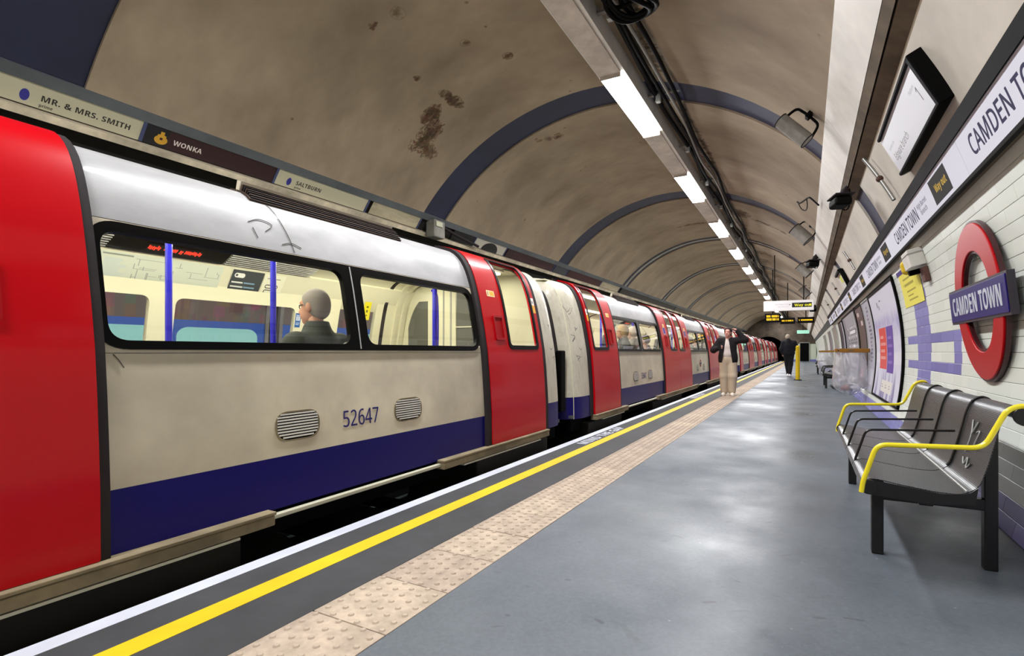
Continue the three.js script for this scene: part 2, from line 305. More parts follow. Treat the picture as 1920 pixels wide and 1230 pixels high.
// wall on the platform side: glazed tiles in courses
const FRZ = { y0: 2.2, y1: 2.45, r: R - 0.065 };
{
  const W = struct('wall_right');
  part('wall_backing', sector(R + 0.012, R + 0.25, aR(-0.3), aR(2.56), D0, D1, 20), M.grout, W);
  const th = 0.098 / R, H = 0.0945, L = 0.497, P = 0.5;
  const body = (() => { // bevelled glazed face, local: width z, height y, face towards -x
    const w = L / 2, h = H / 2, b = 0.0016, f = -0.012, g = new THREE.BufferGeometry();
    const o = [[0, -h, -w], [0, -h, w], [0, h, w], [0, h, -w]], m = [[f + 0.001, -h, -w], [f + 0.001, -h, w], [f + 0.001, h, w], [f + 0.001, h, -w]], i = [[f, -h + b, -w + b], [f, -h + b, w - b], [f, h - b, w - b], [f, h - b, -w + b]];
    const pos = [], q = (A, B, C, D) => pos.push(...A, ...B, ...C, ...A, ...C, ...D);
    q(i[0], i[1], i[2], i[3]); for (let k = 0; k < 4; k++) { const n = (k + 1) % 4; q(m[k], m[n], i[n], i[k]); q(o[k], o[n], m[n], m[k]); }
    g.setAttribute('position', new THREE.Float32BufferAttribute(pos, 3)); g.computeVertexNormals();
    // face -x
    const n0 = new THREE.Vector3().fromBufferAttribute(g.attributes.normal, 0); if (n0.x > 0) { const p = g.attributes.position.array; for (let k = 0; k < p.length; k += 9) for (let c = 0; c < 3; c++) { const t = p[k + c]; p[k + c] = p[k + 3 + c]; p[k + 3 + c] = t; } g.computeVertexNormals(); }
    g.setAttribute('uv', new THREE.Float32BufferAttribute(new Float32Array(pos.length / 3 * 2), 2));
    return g;
  })();
  const near = [], far = { w: [[], [], [], []], b: [[], [], []] };
  const a00 = aR(0.0), cuts = [5.78, 6.06, 7.02, 7.78, 8.45, 8.76, 19.75];
  for (let row = 0; row < 25; row++) {
    const a = a00 + (row + 0.5) * th; if (YC + R * Math.sin(a) > 2.27) break;
    const y = YC + R * Math.sin(a);
    for (let k = -26; k < 140; k++) {
      const e0 = k * P + (row % 2 ? P / 2 : 0) + 0.05, ends = [e0, ...cuts.filter(c => c > e0 + 0.03 && c < e0 + P - 0.03), e0 + P];
      for (let j = 0; j + 1 < ends.length; j++) {
        const d = (ends[j] + ends[j + 1]) / 2, len = ends[j + 1] - ends[j] - 0.003; if (d < D0 + 0.3 || d > D1 - 0.3) continue;
        // coloured bands: skirting, a stripe and a double bar
        const stripe = d > 7.02 && d < 7.78 && y > 0.2 && y < 1.85;
        const bar = d > 5.78 && d < 8.45 && ((y > 0.9 && y < 1.0) || (y > 1.2 && y < 1.3) || (y > 0.9 && y < 1.3 && d < 6.06));
        const blueT = y < 0.2 || stripe || bar;
        if (d > 8.76 && d < 19.75 && y > 0.28 && y < 2.1) continue; // covered by the poster boards
        const q = Math.floor(rnd() * (blueT ? 3 : 4));
        const pos = new THREE.Vector3(XC + (R + 0.012) * Math.cos(a), y, -d), tilt = rr_(-0.004, 0.004);
        if (d > 3.0 && d < 9) near.push([d, pos, a + tilt, blueT, q, len / L]);
        else { const g = body.clone().scale(1, 1, len / L).rotateZ(a).translate(pos.x, pos.y, pos.z); (blueT ? far.b : far.w)[q].push(g); }
      }
    }
  }
  // the 300 largest in the picture are pieces of their own: near, not under the bench
  near.sort((p, q) => (p[0] + Math.abs(p[1].y - 1.5) * 1.1) - (q[0] + Math.abs(q[1].y - 1.5) * 1.1));
  near.forEach(([d, pos, a, b, q, sc], n) => {
    const m = (b ? M.tileBlue : M.tile)[q];
    if (n < 300) { const t = part('glazed_tile', body, m, W); t.position.copy(pos); t.rotation.z = a; t.scale.z = sc; }
    else (b ? far.b : far.w)[q].push(body.clone().scale(1, 1, sc).rotateZ(a).translate(pos.x, pos.y, pos.z));
  });
  far.w.forEach((l, k) => { if (l.length) part('tile_courses', l, M.tile[k], W).userData.kind = 'stuff'; });
  far.b.forEach((l, k) => { if (l.length) part('blue_tile_courses', l, M.tileBlue[k], W).userData.kind = 'stuff'; });
}
// far wall beyond the train, with the ledge that carries the advertising strip
{
  const W = struct('wall_left');
  part('wall_backing', sector(R + 0.02, R + 0.25, aL(3.66), aL(-1.2), D0, D1, 24), M.sooty, W);
  part('upper_border', sector(R - 0.03, R + 0.03, aL(3.66), aL(3.575), D0, D1, 3), std({ ...mot([84, 88, 92], 26, 0.5, 0.5), roughness: 0.7 }), W);
  part('ledge', sector(R - 0.09, R + 0.03, aL(3.385), aL(3.325), D0, D1, 3), std({ ...mot([196, 184, 160], 40, 0.6, 0.6), roughness: 0.7 }), W);
}
// ends of the platform tunnel
{
  const W = struct('wall_end');
  const s = new THREE.Shape(); s.absarc(XC, YC, R + 0.2, 0, Math.PI * 2); const hl = new THREE.Path(); hl.absarc(-3.9, 0.95, 1.95, 0, Math.PI * 2, true); s.holes.push(hl);
  part('end_wall', pushed(s, D1, D1 + 0.3), std({ ...mot([74, 64, 54], 40, 0.5, 0.5), roughness: 0.85 }), W);
  part('tunnel_lining', new THREE.CylinderGeometry(1.97, 1.97, 24, 32, 1, true).rotateX(Math.PI / 2).translate(-3.9, 0.95, -(D1 + 12)), std({ color: 0x1c1a18, roughness: 0.95, side: THREE.DoubleSide }), W);
  part('tunnel_stop', new THREE.CircleGeometry(2.1, 32).translate(-3.9, 0.95, -(D1 + 24)), M.dark, W);
  part('lower_panel', bx(-1.7, 1.1, 0, 2.0, D1 - 0.12, D1), std({ color: 0xc9cfba, roughness: 0.5 }), W);
  part('dado', bx(-1.7, 1.1, 0.0, 0.22, D1 - 0.14, D1 - 0.11), M.tileBlue[1], W);
  const B = struct('wall_back');
  const sb = new THREE.Shape(); sb.absarc(XC, YC, R + 0.2, 0, Math.PI * 2);
  part('back_wall', pushed(sb, D0 - 0.3, D0), std({ color: 0xa8a294, roughness: 0.8 }), B);
  const Dr = struct('door_1');
  part('door_frame', [bx(-0.62, -0.52, 0, 2.15, D1 - 0.2, D1 - 0.1), bx(0.36, 0.46, 0, 2.15, D1 - 0.2, D1 - 0.1), bx(-0.62, 0.46, 2.1, 2.2, D1 - 0.2, D1 - 0.1)], M.greyPaint, Dr);
  part('door_leaf', bx(-0.52, 0.36, 0, 2.1, D1 - 0.17, D1 - 0.11), M.dark, Dr);
}
// ---------------------------------------------------------------- train
// side profile of a car, from the sole bar up over the shoulder to the middle of the roof
const PROF = (() => {
  const c = new THREE.CatmullRomCurve3([[-2.595, 0.19], [-2.600, 0.5], [-2.617, 0.775], [-2.642, 1.07], [-2.680, 1.30], [-2.722, 1.51], [-2.77, 1.70], [-2.83, 1.86], [-2.897, 1.962], [-2.985, 2.03], [-3.1, 2.066], [-3.3, 2.105], [-3.6, 2.135], [-3.9, 2.145]].map(p => new THREE.Vector3(p[0], p[1], 0)), false, 'centripetal');
  const pts = c.getSpacedPoints(260), len = c.getLength(), n = pts.length - 1;
  const at = a => { const f = clamp(a / len * n, 0, n - 1e-6), i = f | 0, t = f - i; return [pts[i].x + (pts[i + 1].x - pts[i].x) * t, pts[i].y + (pts[i + 1].y - pts[i].y) * t]; };
  const nrm = a => { const p = at(Math.max(0, a - 0.015)), q = at(Math.min(len, a + 0.015)); const dx = q[0] - p[0], dy = q[1] - p[1], l = Math.hypot(dx, dy); return [dy / l, -dx / l]; };
  const arc = y => { let lo = 0, hi = len; for (let k = 0; k < 40; k++) { const m = (lo + hi) / 2; if (at(m)[1] < y) lo = m; else hi = m; } return lo; };
  const bands = [-1]; for (let a = 0.3; a < len; a += (a < 1.1 ? 0.2 : a < 1.5 ? 0.1 : a < 2.3 ? 0.055 : 0.12)) bands.push(a); bands.push(9);
  return { at, nrm, arc, len, bands };
})();
const AY = PROF.arc;
// panel with holes laid on the profile: shape in (s along the car, a up the profile); off: outward shift of its back, th: thickness
function skin(shape, off, th, mirror = false) {
  const { shape: outline, holes } = shape.extractPoints(8);
  const tris = THREE.ShapeUtils.triangulateShape(outline, holes), all = [outline, ...holes].flat();
  const pos = [], nor = [], uv = [];
  const map = (s, a, o) => { const p = PROF.at(a), n = PROF.nrm(a); const x = p[0] + n[0] * o; return [mirror ? -7.8 - x : x, p[1] + n[1] * o, -s]; };
  const nn = (a, q) => { const n = PROF.nrm(a); return [(mirror ? -1 : 1) * n[0] * q, n[1] * q, 0]; };
  const clip = (poly, lim, keepAbove) => { const o = []; for (let i = 0; i < poly.length; i++) { const p = poly[i], q = poly[(i + 1) % poly.length], a = keepAbove ? p[1] >= lim : p[1] <= lim, b = keepAbove ? q[1] >= lim : q[1] <= lim; if (a) o.push(p); if (a !== b) { const t = (lim - p[1]) / (q[1] - p[1]); o.push([p[0] + (q[0] - p[0]) * t, lim]); } } return o; };
  for (const t of tris) {
    const T = t.map(i => [all[i].x, all[i].y]);
    for (let b = 0; b + 1 < PROF.bands.length; b++) {
      const lo = PROF.bands[b], hi = PROF.bands[b + 1]; if (Math.max(...T.map(p => p[1])) <= lo || Math.min(...T.map(p => p[1])) >= hi) continue;
      const poly = clip(clip(T, lo, true), hi, false);
      for (let k = 1; k + 1 < poly.length; k++) for (const [o, q] of [[off + th, 1], [off, -1]]) for (const p of [poly[0], poly[k], poly[k + 1]]) { pos.push(...map(p[0], p[1], o)); nor.push(...nn(p[1], q)); uv.push(p[0], p[1]); }
    }
  }
  for (const [li, loop] of [outline, ...holes].entries()) {
    const area = THREE.ShapeUtils.area(loop), sg = (area > 0 ? 1 : -1) * (li ? -1 : 1);
    for (let i = 0; i < loop.length; i++) {
      const p = loop[i], q = loop[(i + 1) % loop.length]; if (p.distanceTo(q) < 1e-6) continue;
      const cuts = [0, 1]; for (const b of PROF.bands) { const t = (b - p.y) / (q.y - p.y); if (t > 0 && t < 1) cuts.push(t); } cuts.sort((a, b) => a - b);
      for (let k = 0; k + 1 < cuts.length; k++) {
        const A = [p.x + (q.x - p.x) * cuts[k], p.y + (q.y - p.y) * cuts[k]], B = [p.x + (q.x - p.x) * cuts[k + 1], p.y + (q.y - p.y) * cuts[k + 1]];
        let es = (q.y - p.y) * sg, ea = -(q.x - p.x) * sg; const l = Math.hypot(es, ea); es /= l; ea /= l; // outward in (s, a)
        const N = a => { const n = PROF.nrm(a), tg = [-n[1], n[0]]; return [(mirror ? -1 : 1) * tg[0] * ea, tg[1] * ea, -es]; };
        const v = [[A, off + th], [B, off + th], [B, off], [A, off + th], [B, off], [A, off]];
        for (const [c, o] of v) { pos.push(...map(c[0], c[1], o)); nor.push(...N(c[1])); uv.push(c[0], c[1]); }
      }
    }
  }
  const g = new THREE.BufferGeometry();
  g.setAttribute('position', new THREE.Float32BufferAttribute(pos, 3)); g.setAttribute('normal', new THREE.Float32BufferAttribute(nor, 3)); g.setAttribute('uv', new THREE.Float32BufferAttribute(uv, 2));
  return fixWinding(g);
}
// the same with its print stretched once over the panel
function decal(s0, a0, s1, a1, off, th, r = 0) { const g = skin(rect(s0, a0, s1, a1, r), off, th), uv = g.attributes.uv; for (let i = 0; i < uv.count; i++) uv.setXY(i, (uv.getX(i) - s0) / (s1 - s0), (uv.getY(i) - a0) / (a1 - a0)); return g; }
const withHoles = (s, ...h) => { s.holes.push(...h); return s; };
const CAR_L = 18.92, TOP = PROF.len;
const aTop = AY(2.078), aSill = AY(1.065), aWin0 = AY(1.08), aWin1 = AY(1.66), aBlue = AY(0.478), aRoof = AY(1.672);
const BAYS = [[1.82, 4.98], [7.96, 10.96], [13.94, 17.10]];
const LEAVES = [[0.60, 1.82, 0], [4.98, 6.465, 1], [6.475, 7.96, 0], [10.96, 12.445, 1], [12.455, 13.94, 0], [17.10, 18.32, 1]]; // third: window towards high s
const winOf = ([s0, s1, hi]) => hi ? [s1 - 0.78, s1 - 0.16] : [s0 + 0.16, s0 + 0.78];
const PANE_A = [AY(1.12), AY(1.612)], LEAF_A = [AY(1.12), AY(2.0)];

function scribble(w, h, bg, strokes, sd, col) {
  return canvas(w, h, (g) => { seed = sd; g.fillStyle = bg; g.fillRect(0, 0, w, h); g.lineCap = 'round';
    for (let k = 0; k < strokes; k++) { g.strokeStyle = col; g.lineWidth = rr_(2, 6); g.beginPath(); let x = w * (0.08 + 0.84 * k / strokes), y = h * rr_(0.2, 0.8); g.moveTo(x, y); for (let j = 0; j < 3; j++) g.quadraticCurveTo(x + rr_(-40, 60), h * rnd(), x += rr_(-14, 40), h * rr_(0.15, 0.85)); g.stroke(); } });
}
// scratches and tags drawn as thin dark strokes on the paint
function strokesOn(lines, mat, parent, off = 0.004) {
  lines.forEach(l => part('scratch_mark', rod(l.map(([s, y]) => { const a = AY(y), p = PROF.at(a), n = PROF.nrm(a); return V(p[0] + n[0] * off, p[1] + n[1] * off, s); }), 0.0022, 5), mat, parent));
}
function buildCar() {
  const car = new THREE.Group();
  const lay = (s0, s1, a0, a1, o, t, m, name, parent = car) => part(name, skin(rect(s0, a0, s1, a1), o, t), m, parent);
  for (const [bi, [s0, s1]] of BAYS.entries()) {
    lay(s0, s1, 0, aBlue, -0.05, 0.05, M.blue, 'lower_panel');
    lay(s0, s1, aBlue, aSill - 0.002, -0.05, 0.05, M.cream, 'side_panel');
    part('window_surround', skin(withHoles(rect(s0, aSill + 0.002, s1, aRoof - 0.002), hole(s0 + 0.05, aWin0 + 0.03, s1 - 0.05, aWin1 - 0.03, 0.09)), -0.05, 0.05), M.cream, car);
    lay(s0, s1, aRoof + 0.002, TOP, -0.05, 0.05, M.roof, 'roof_panel');
    const mid = (s0 + s1) / 2 - 0.03, f0 = s0 + 0.02, f1 = s1 - 0.1;
    const w = part('window', skin(withHoles(rect(f0, aWin0, f1, aWin1, 0.13), hole(f0 + 0.045, PANE_A[0], mid - 0.08, PANE_A[1], 0.085), hole(mid + 0.08, PANE_A[0], f1 - 0.045, PANE_A[1], 0.085)), -0.02, 0.034), M.frameBlack, car);
    part('pane', skin(rect(f0 + 0.03, PANE_A[0] - 0.012, mid - 0.065, PANE_A[1] + 0.012), 0.0, 0.002), M.glass, w);
    part('pane', skin(rect(mid + 0.065, PANE_A[0] - 0.012, f1 - 0.03, PANE_A[1] + 0.012), 0.0, 0.002), M.glass, w);
    part('mullion_joint', skin(rect(mid - 0.005, aWin0 + 0.01, mid + 0.005, aWin1 - 0.01), 0.013, 0.003), M.innerGrey, w);
    // air grilles low on the side
    for (const c of [s0 + 1.02, s0 + 2.01]) {
      const a0 = AY(0.565), a1 = AY(0.72), fr = part('air_grille', skin(withHoles(rect(c - 0.155, a0 - 0.008, c + 0.155, a1 + 0.008, 0.085), hole(c - 0.145, a0, c + 0.145, a1, 0.078)), -0.002, 0.008), M.step, car);
      part('backing', skin(rect(c - 0.15, a0, c + 0.15, a1, 0.08), -0.004, 0.006), M.black, fr);
      const sl = []; for (let k = 0; k < 9; k++) { const y = a0 + (k + 0.6) * (a1 - a0) / 9.4, e = Math.min(1, Math.sin(Math.PI * (k + 1) / 10.5) * 1.5), hw = 0.08 + 0.062 * e; sl.push(skin(rect(c - hw, y, c + hw, y + 0.009), 0.002, 0.004)); }
      part('louvre_slats', sl, M.duct, fr);
    }
    // louvred ventilator along the roof edge
    const v0 = s0 + 0.92, v1 = s0 + 2.28, av = AY(1.985);
    const vent = part('roof_ventilator', skin(rect(v0, av - 0.01, v1, av + 0.2), 0, 0.012), M.louvre, car);
    for (let k = 0; k < 6; k++) part('louvre_slat', skin(rect(v0 + 0.01, av + k * 0.02, v1 - 0.01, av + 0.009 + k * 0.02), 0.012, 0.008 + k * 0.006), k % 2 ? M.louvre : M.rubber, vent);
    part('ventilator_cap', skin(rect(v0, av + 0.116, v1, av + 0.15, 0.01), 0.0, 0.066), M.cream, vent);
  }
  // doors hung outside the body
  LEAVES.forEach(([s0, s1, hi], k) => {
    const [w0, w1] = winOf([s0, s1, hi]);
    const leaf = part('door', skin(withHoles(rect(s0 + 0.05 * !hi * (k % 2 === 0 && k > 0 ? 0 : 1), 0.012, s1 - (hi && k < 5 && k > 0 ? 0 : 0.05 * hi), aTop, 0.01), hole(w0, LEAF_A[0], w1, LEAF_A[1], 0.05)), 0.005, 0.032), M.red, car);
    part('door_window_gasket', skin(withHoles(rect(w0 - 0.03, LEAF_A[0] - 0.03, w1 + 0.03, LEAF_A[1] + 0.03, 0.07), hole(w0 + 0.012, LEAF_A[0] + 0.012, w1 - 0.012, LEAF_A[1] - 0.012, 0.045)), 0.03, 0.012), M.frameBlack, leaf);
    part('door_glass', skin(rect(w0, LEAF_A[0], w1, LEAF_A[1], 0.05), 0.022, 0.002), M.glass, leaf);
    // raised finger grip and stickers on the closed half of the leaf
    const dd = k > 0 && k < 5 ? 0.12 : 0, g0 = hi ? s0 + 0.17 + dd : s1 - 0.35 - dd, a0 = AY(1.18), a1 = AY(1.42);
    const gp = part('grip_plate', skin(withHoles(rect(g0, a0, g0 + 0.18, a1, 0.015), hole(g0 + 0.02, a0 + 0.02, g0 + 0.16, a1 - 0.02, 0.012)), 0.037, 0.012), M.redDark, leaf);
    part('grip_recess', skin(rect(g0 + 0.02, a0 + 0.02, g0 + 0.16, a1 - 0.02), 0.037, 0.002), M.redDark, leaf);
    const st = hi ? s0 + 0.14 + dd * 1.2 : s1 - 0.29 - dd * 1.2;
    part('sticker', decal(st, AY(1.605), st + 0.15, AY(1.665), 0.0372, 0.001, 0.012), MX.stickerYellow, leaf);
    if (!dd) { const q = hi ? s1 - 0.13 : s0 + 0.07; part('sticker', decal(q, AY(1.5), q + 0.07, AY(1.67), 0.0372, 0.001, 0.008), MX.stickerMixed, leaf); }
    else part('route_sticker', decal(st - 0.03, AY(1.45), st + 0.15, AY(1.6), 0.0372, 0.001, 0.008), MX.stickerBlue, leaf);
  });
  // rubber edging beside the bays
  for (const s of [1.78, 4.92, 7.90, 10.90, 13.88, 17.02]) part('door_seal', skin(rect(s, 0, s + (s === 4.92 || s === 10.9 || s === 17.02 ? 0.13 : 0.1), aTop + 0.03, 0.01), -0.02, 0.05), M.rubber, car);
  for (const [s0, s1] of [[0.54, 1.82], [4.98, 7.96], [10.96, 13.94], [17.10, 18.38]]) {
    lay(s0, s1, aTop + 0.012, TOP, -0.05, 0.05, M.roof, 'roof_panel');
    lay(s0 - 0.03, s1 + 0.03, aTop + 0.002, aTop + 0.02, -0.01, 0.05, M.rubber, 'door_head_seal');
    lay(s0, s1, 0, 0.03, -0.06, 0.055, M.black, 'door_sill');
  }
  for (const s of [0.53, 18.26]) part('door_seal', skin(rect(s, 0, s + 0.13, aTop + 0.03), -0.03, 0.042), M.rubber, car);
  for (const s of [6.465, 12.445]) part('door_seal', skin(rect(s - 0.008, 0.01, s + 0.018, aTop), 0.0, 0.03), M.rubber, car);
  // rounded ends: rings of the profile drawn in towards the end
  const endRings = (flip) => {
    const ring = [[0.54, 0], [0.3, 0.0], [0.2, 0.018], [0.12, 0.05], [0.06, 0.1], [0.02, 0.17], [0, 0.26]];
    const strip = (a0, a1, n) => {
      const pos = [], idx = [], uv = [];
      ring.forEach(([s, o]) => { for (let j = 0; j <= n; j++) { const a = a0 + (a1 - a0) * j / n, p = PROF.at(a), m = PROF.nrm(a); pos.push(p[0] - m[0] * o, p[1] - m[1] * o, -(flip ? CAR_L - s : s)); uv.push(s, a); } });
      for (let i = 0; i + 1 < ring.length; i++) for (let j = 0; j < n; j++) { const p = i * (n + 1) + j, q = p + n + 1; if (flip) idx.push(p, p + 1, q, q, p + 1, q + 1); else idx.push(p, q, p + 1, q, q + 1, p + 1); }
      const g = new THREE.BufferGeometry(); g.setAttribute('position', new THREE.Float32BufferAttribute(pos, 3)); g.setAttribute('uv', new THREE.Float32BufferAttribute(uv, 2)); g.setIndex(idx); g.computeVertexNormals(); return g;
    };
    const e = part('end_panel', strip(aBlue, TOP, 40), MX.endCream, car);
    part('end_lower_panel', strip(0, aBlue, 4), M.blue, car);
    const s = flip ? CAR_L : 0;
    // end wall with gangway door
    const pts = []; for (let j = 0; j <= 40; j++) { const a = TOP * j / 40, p = PROF.at(a), m = PROF.nrm(a); pts.push([p[0] - m[0] * 0.25, p[1] - m[1] * 0.25]); }
    const mir = pts.slice(0, -1).map(p => [-7.8 - p[0], p[1]]).reverse();
    part('end_wall', pushed([...pts, ...mir], s - (flip ? 0.02 : 0), s + (flip ? 0 : 0.02)), M.black, car);
  };
  endRings(false); endRings(true);
  // the far side: one skin with window openings, closed against the tunnel
  const holes = [], panes = [];
  for (const [s0, s1] of BAYS) { const mid = (s0 + s1) / 2 - 0.03; for (const [a, b] of [[s0 + 0.065, mid - 0.11], [mid + 0.11, s1 - 0.2]]) { holes.push(hole(a, AY(1.0), b, AY(1.575), 0.08)); panes.push([a, b, AY(1.0), AY(1.575)]); } }
  for (const L of LEAVES) { const [a, b] = winOf(L); holes.push(hole(a, LEAF_A[0], b, LEAF_A[1] - 0.1, 0.05)); panes.push([a, b, LEAF_A[0], LEAF_A[1] - 0.1]); }
  const fs = part('far_side', skin(withHoles(rect(0.02, 0, CAR_L - 0.02, TOP), ...holes), -0.05, 0.05, true), M.inner, car);
  for (const [a, b, y0, y1] of panes) part('far_pane', skin(rect(a - 0.01, y0 - 0.01, b + 0.01, y1 + 0.01), -0.03, 0.002, true), M.glass, fs);
  for (const L of LEAVES) { const e = L[2] ? L[1] : L[0]; part('far_door_seal', skin(rect(e - 0.03, 0.1, e + 0.03, aTop), -0.058, 0.01, true), M.rubber, fs); }
  // ---- inside
  part('saloon_floor', bx(-5.15, -2.66, 0.2, 0.24, 0.05, CAR_L - 0.05), std({ color: 0x55565a, roughness: 0.8 }), car);
  part('saloon_ceiling', bx(-4.72, -3.08, 2.045, 2.06, 0.1, CAR_L - 0.1), M.inner, car);
  // curved cove over the far windows carries the line map and the advertisement cards
  const card = (x0, y0, x1, y1, s0, s1, m, name, parent) => { const g = new THREE.BufferGeometry(), o = 0.006; g.setAttribute('position', new THREE.Float32BufferAttribute([[x0, y0, s0], [x0, y0, s1], [x1, y1, s1], [x1, y1, s0]].flatMap(p => [p[0] + o, p[1] - o * 0.6, -p[2]]), 3)); g.setAttribute('uv', new THREE.Float32BufferAttribute([0, 0, 1, 0, 1, 1, 0, 1], 2)); g.setIndex([0, 1, 2, 0, 2, 3]); g.computeVertexNormals(); return part(name, g, m, parent); };
  const cove = (x0, y0, x1, y1, s0, s1, m, name, parent, t = 0.02) => part(name, pushed([[x0, y0], [x1, y1], [x1 - t * 0.6, y1 + t], [x0 - t, y0 + t * 0.6]], s0, s1), m, parent);
  const cv = cove(-5.04, 1.60, -4.86, 1.90, 0.1, CAR_L - 0.1, M.inner, 'cove_panel', car);
  for (const [s0, s1] of BAYS) {
    const c = s0;
    card(-5.022, 1.635, -4.872, 1.885, c + 0.98, c + 2.02, MX.lineMap, 'line_map', cv);
    card(-5.022, 1.64, -4.872, 1.88, c + 2.12, c + 2.46, MX.cardDark, 'advert_card', cv);
    card(-5.022, 1.64, -4.872, 1.88, c + 2.47, c + 2.72, MX.cardPale, 'advert_card', cv);
    card(-5.022, 1.64, -4.872, 1.88, c + 0.5, c + 0.84, MX.cardDark, 'advert_card', cv);
    // air slots between cove and ceiling, and the red-lettered display
    const sl = []; for (let k = 0; k < 9; k++) { const t = k / 9; for (const [a, b] of [[c + 0.1, c + 1.02], [c + 2.0, c + 3.0]]) sl.push(bx(-4.85 + t * 0.24, -4.835 + t * 0.24, 1.905 + t * 0.12, 1.915 + t * 0.12, a, b)); }
    part('ceiling_slats', sl, M.innerGrey, car);
    const dp = part('display_unit', pushed([[-4.84, 1.90], [-4.60, 2.03], [-4.60, 2.045], [-4.88, 1.92]], c + 1.02, c + 1.98), M.black, car);
    card(-4.80, 1.918, -4.715, 1.964, c + 1.28, c + 1.74, MX.redLed, 'display_text', dp);
    part('display_lamp_edge', bx(-4.64, -4.60, 2.0, 2.014, c + 1.02, c + 1.98), M.carLamp, dp);
  }
  // inner linings around the doors and the saloon end walls
  for (const s of [0.1, CAR_L - 0.14]) {
    const pts = []; for (let j = 0; j <= 30; j++) { const a = TOP * j / 30, p = PROF.at(a), m = PROF.nrm(a); pts.push(new THREE.Vector2(p[0] - m[0] * 0.06, p[1] - m[1] * 0.06)); }
    const mir = pts.slice(0, -1).map(p => new THREE.Vector2(-7.8 - p.x, p.y)).reverse();
    const sh = new THREE.Shape([...pts, ...mir]);
    sh.holes.push(hole(-4.15, 0.35, -3.66, 1.95, 0.05));
    const side = new THREE.Path(); side.moveTo(-4.98, 0.95); side.lineTo(-4.62, 0.95); side.lineTo(-4.62, 1.78); side.lineTo(-4.78, 1.78); side.quadraticCurveTo(-4.92, 1.65, -4.98, 1.4); side.closePath(); sh.holes.push(side);
    const bh = part('bulkhead', pushed(sh, s, s + 0.03), M.inner, car);
    part('bulkhead_window', bx(-5.0, -4.6, 0.93, 1.8, s + 0.012, s + 0.016), MX.smoked, bh);
    part('gangway_door', merge([bx(-4.16, -3.65, 0.3, 1.06, s + 0.01, s + 0.02)]), M.innerGrey, bh);
    part('gangway_door_window', bx(-4.14, -3.67, 1.06, 1.95, s + 0.012, s + 0.016), MX.smoked, bh);
    part('glazing_bar', bx(-4.15, -3.66, 1.40, 1.415, s - 0.004, s + 0.02), M.inner, bh);
    part('panel_joints', [-4.5, -4.36, -4.24].map(x => bx(x, x + 0.02, 0.3, 1.95, s - 0.008, s + 0.001)), M.innerGrey, bh);
    part('corner_rings', [0.06, 0.2].map(o => skin(rect(s + (s < 1 ? o + 0.03 : -o - 0.06), 0.1, s + (s < 1 ? o + 0.08 : -o - 0.0), 2.3), -0.075, 0.03, true)), M.inner, bh);
  }
  // draught screens, seats and grab poles
  for (const s of [1.86, 4.9, 8.02, 10.86, 14.0, 17.0]) for (const [x0, x1] of [[-3.16, -2.76], [-5.05, -4.66]]) part('draught_screen', bx(x0, x1, 0.24, 1.02, s - 0.02, s + 0.02, 0.01), M.inner, car);
  for (const [s0, s1] of BAYS) for (const q of [1, -1]) {
    const X = x => q > 0 ? x : -7.8 - x;
    const seat = part('seat_row', bx(X(-3.2), X(-2.72), 0.36, 0.45, s0 + 0.12, s1 - 0.2, 0.04), MX.moquette, car);
    part('seat_back', bx(X(-2.79), X(-2.72), 0.44, 0.98, s0 + 0.12, s1 - 0.2, 0.04), MX.moquette, seat);
    part('seat_base', bx(X(-3.12), X(-2.72), 0.24, 0.36, s0 + 0.14, s1 - 0.22), M.innerGrey, seat);
  }
  for (const [s0] of BAYS) {
    for (const [x, s, r] of [[-3.6, s0 + 0.83, 0.021], [-3.4, s0 + 1.45, 0.021], [-3.3, s0 + 3.25, 0.026]]) part('grab_pole', rod([V(x, 0.24, s), V(x, 1.1, s), V(x, 2.045, s)], r, 10), M.pole, car);
    part('grab_rail', rod(bent([V(-3.34, 0.9, s0 + 3.3), V(-3.34, 0.96, s0 + 3.34), V(-3.34, 1.66, s0 + 3.34), V(-3.34, 1.7, s0 + 3.26)], 0.03), 0.014, 8), M.pole, car);
  }
  // saloon lighting
  for (const x of [-3.35, -4.45]) {
    part('saloon_lamp', bx(x - 0.05, x + 0.05, 2.02, 2.045, 0.4, CAR_L - 0.4), M.carLamp, car);
    const l = new THREE.RectAreaLight(0xfffbe0, CAR_LIGHT, 0.1, CAR_L - 0.8); l.position.set(x, 2.015, -CAR_L / 2); l.rotation.x = -Math.PI / 2; car.add(l);
  }
  // underframe, steps under the doors, bogies
  part('sole_bar', bx(-5.1, -2.7, 0.02, 0.2, 0.1, CAR_L - 0.1), M.dark, car);
  part('side_rail', [[1.5, 5.0], [7.5, 11.2], [13.6, 17.2]].map(([a, b]) => bx(-2.60, -2.565, 0.145, 0.172, a, b, 0.008)), M.rail, car);
  for (const [a, b] of [[0.62, 2.15], [4.2, 8.75], [10.2, 14.75], [16.3, 18.3]]) {
    const st = part('door_step', bx(-2.62, -2.53, 0.125, 0.18, a, b, 0.008), M.step, car);
    part('step_nosing', bx(-2.605, -2.525, 0.182, 0.2, a - 0.005, b + 0.005, 0.005), M.step, st);
    part('step_lip', bx(-2.6, -2.54, 0.105, 0.118, a + 0.3, b - 0.2), M.rail, st);
  }
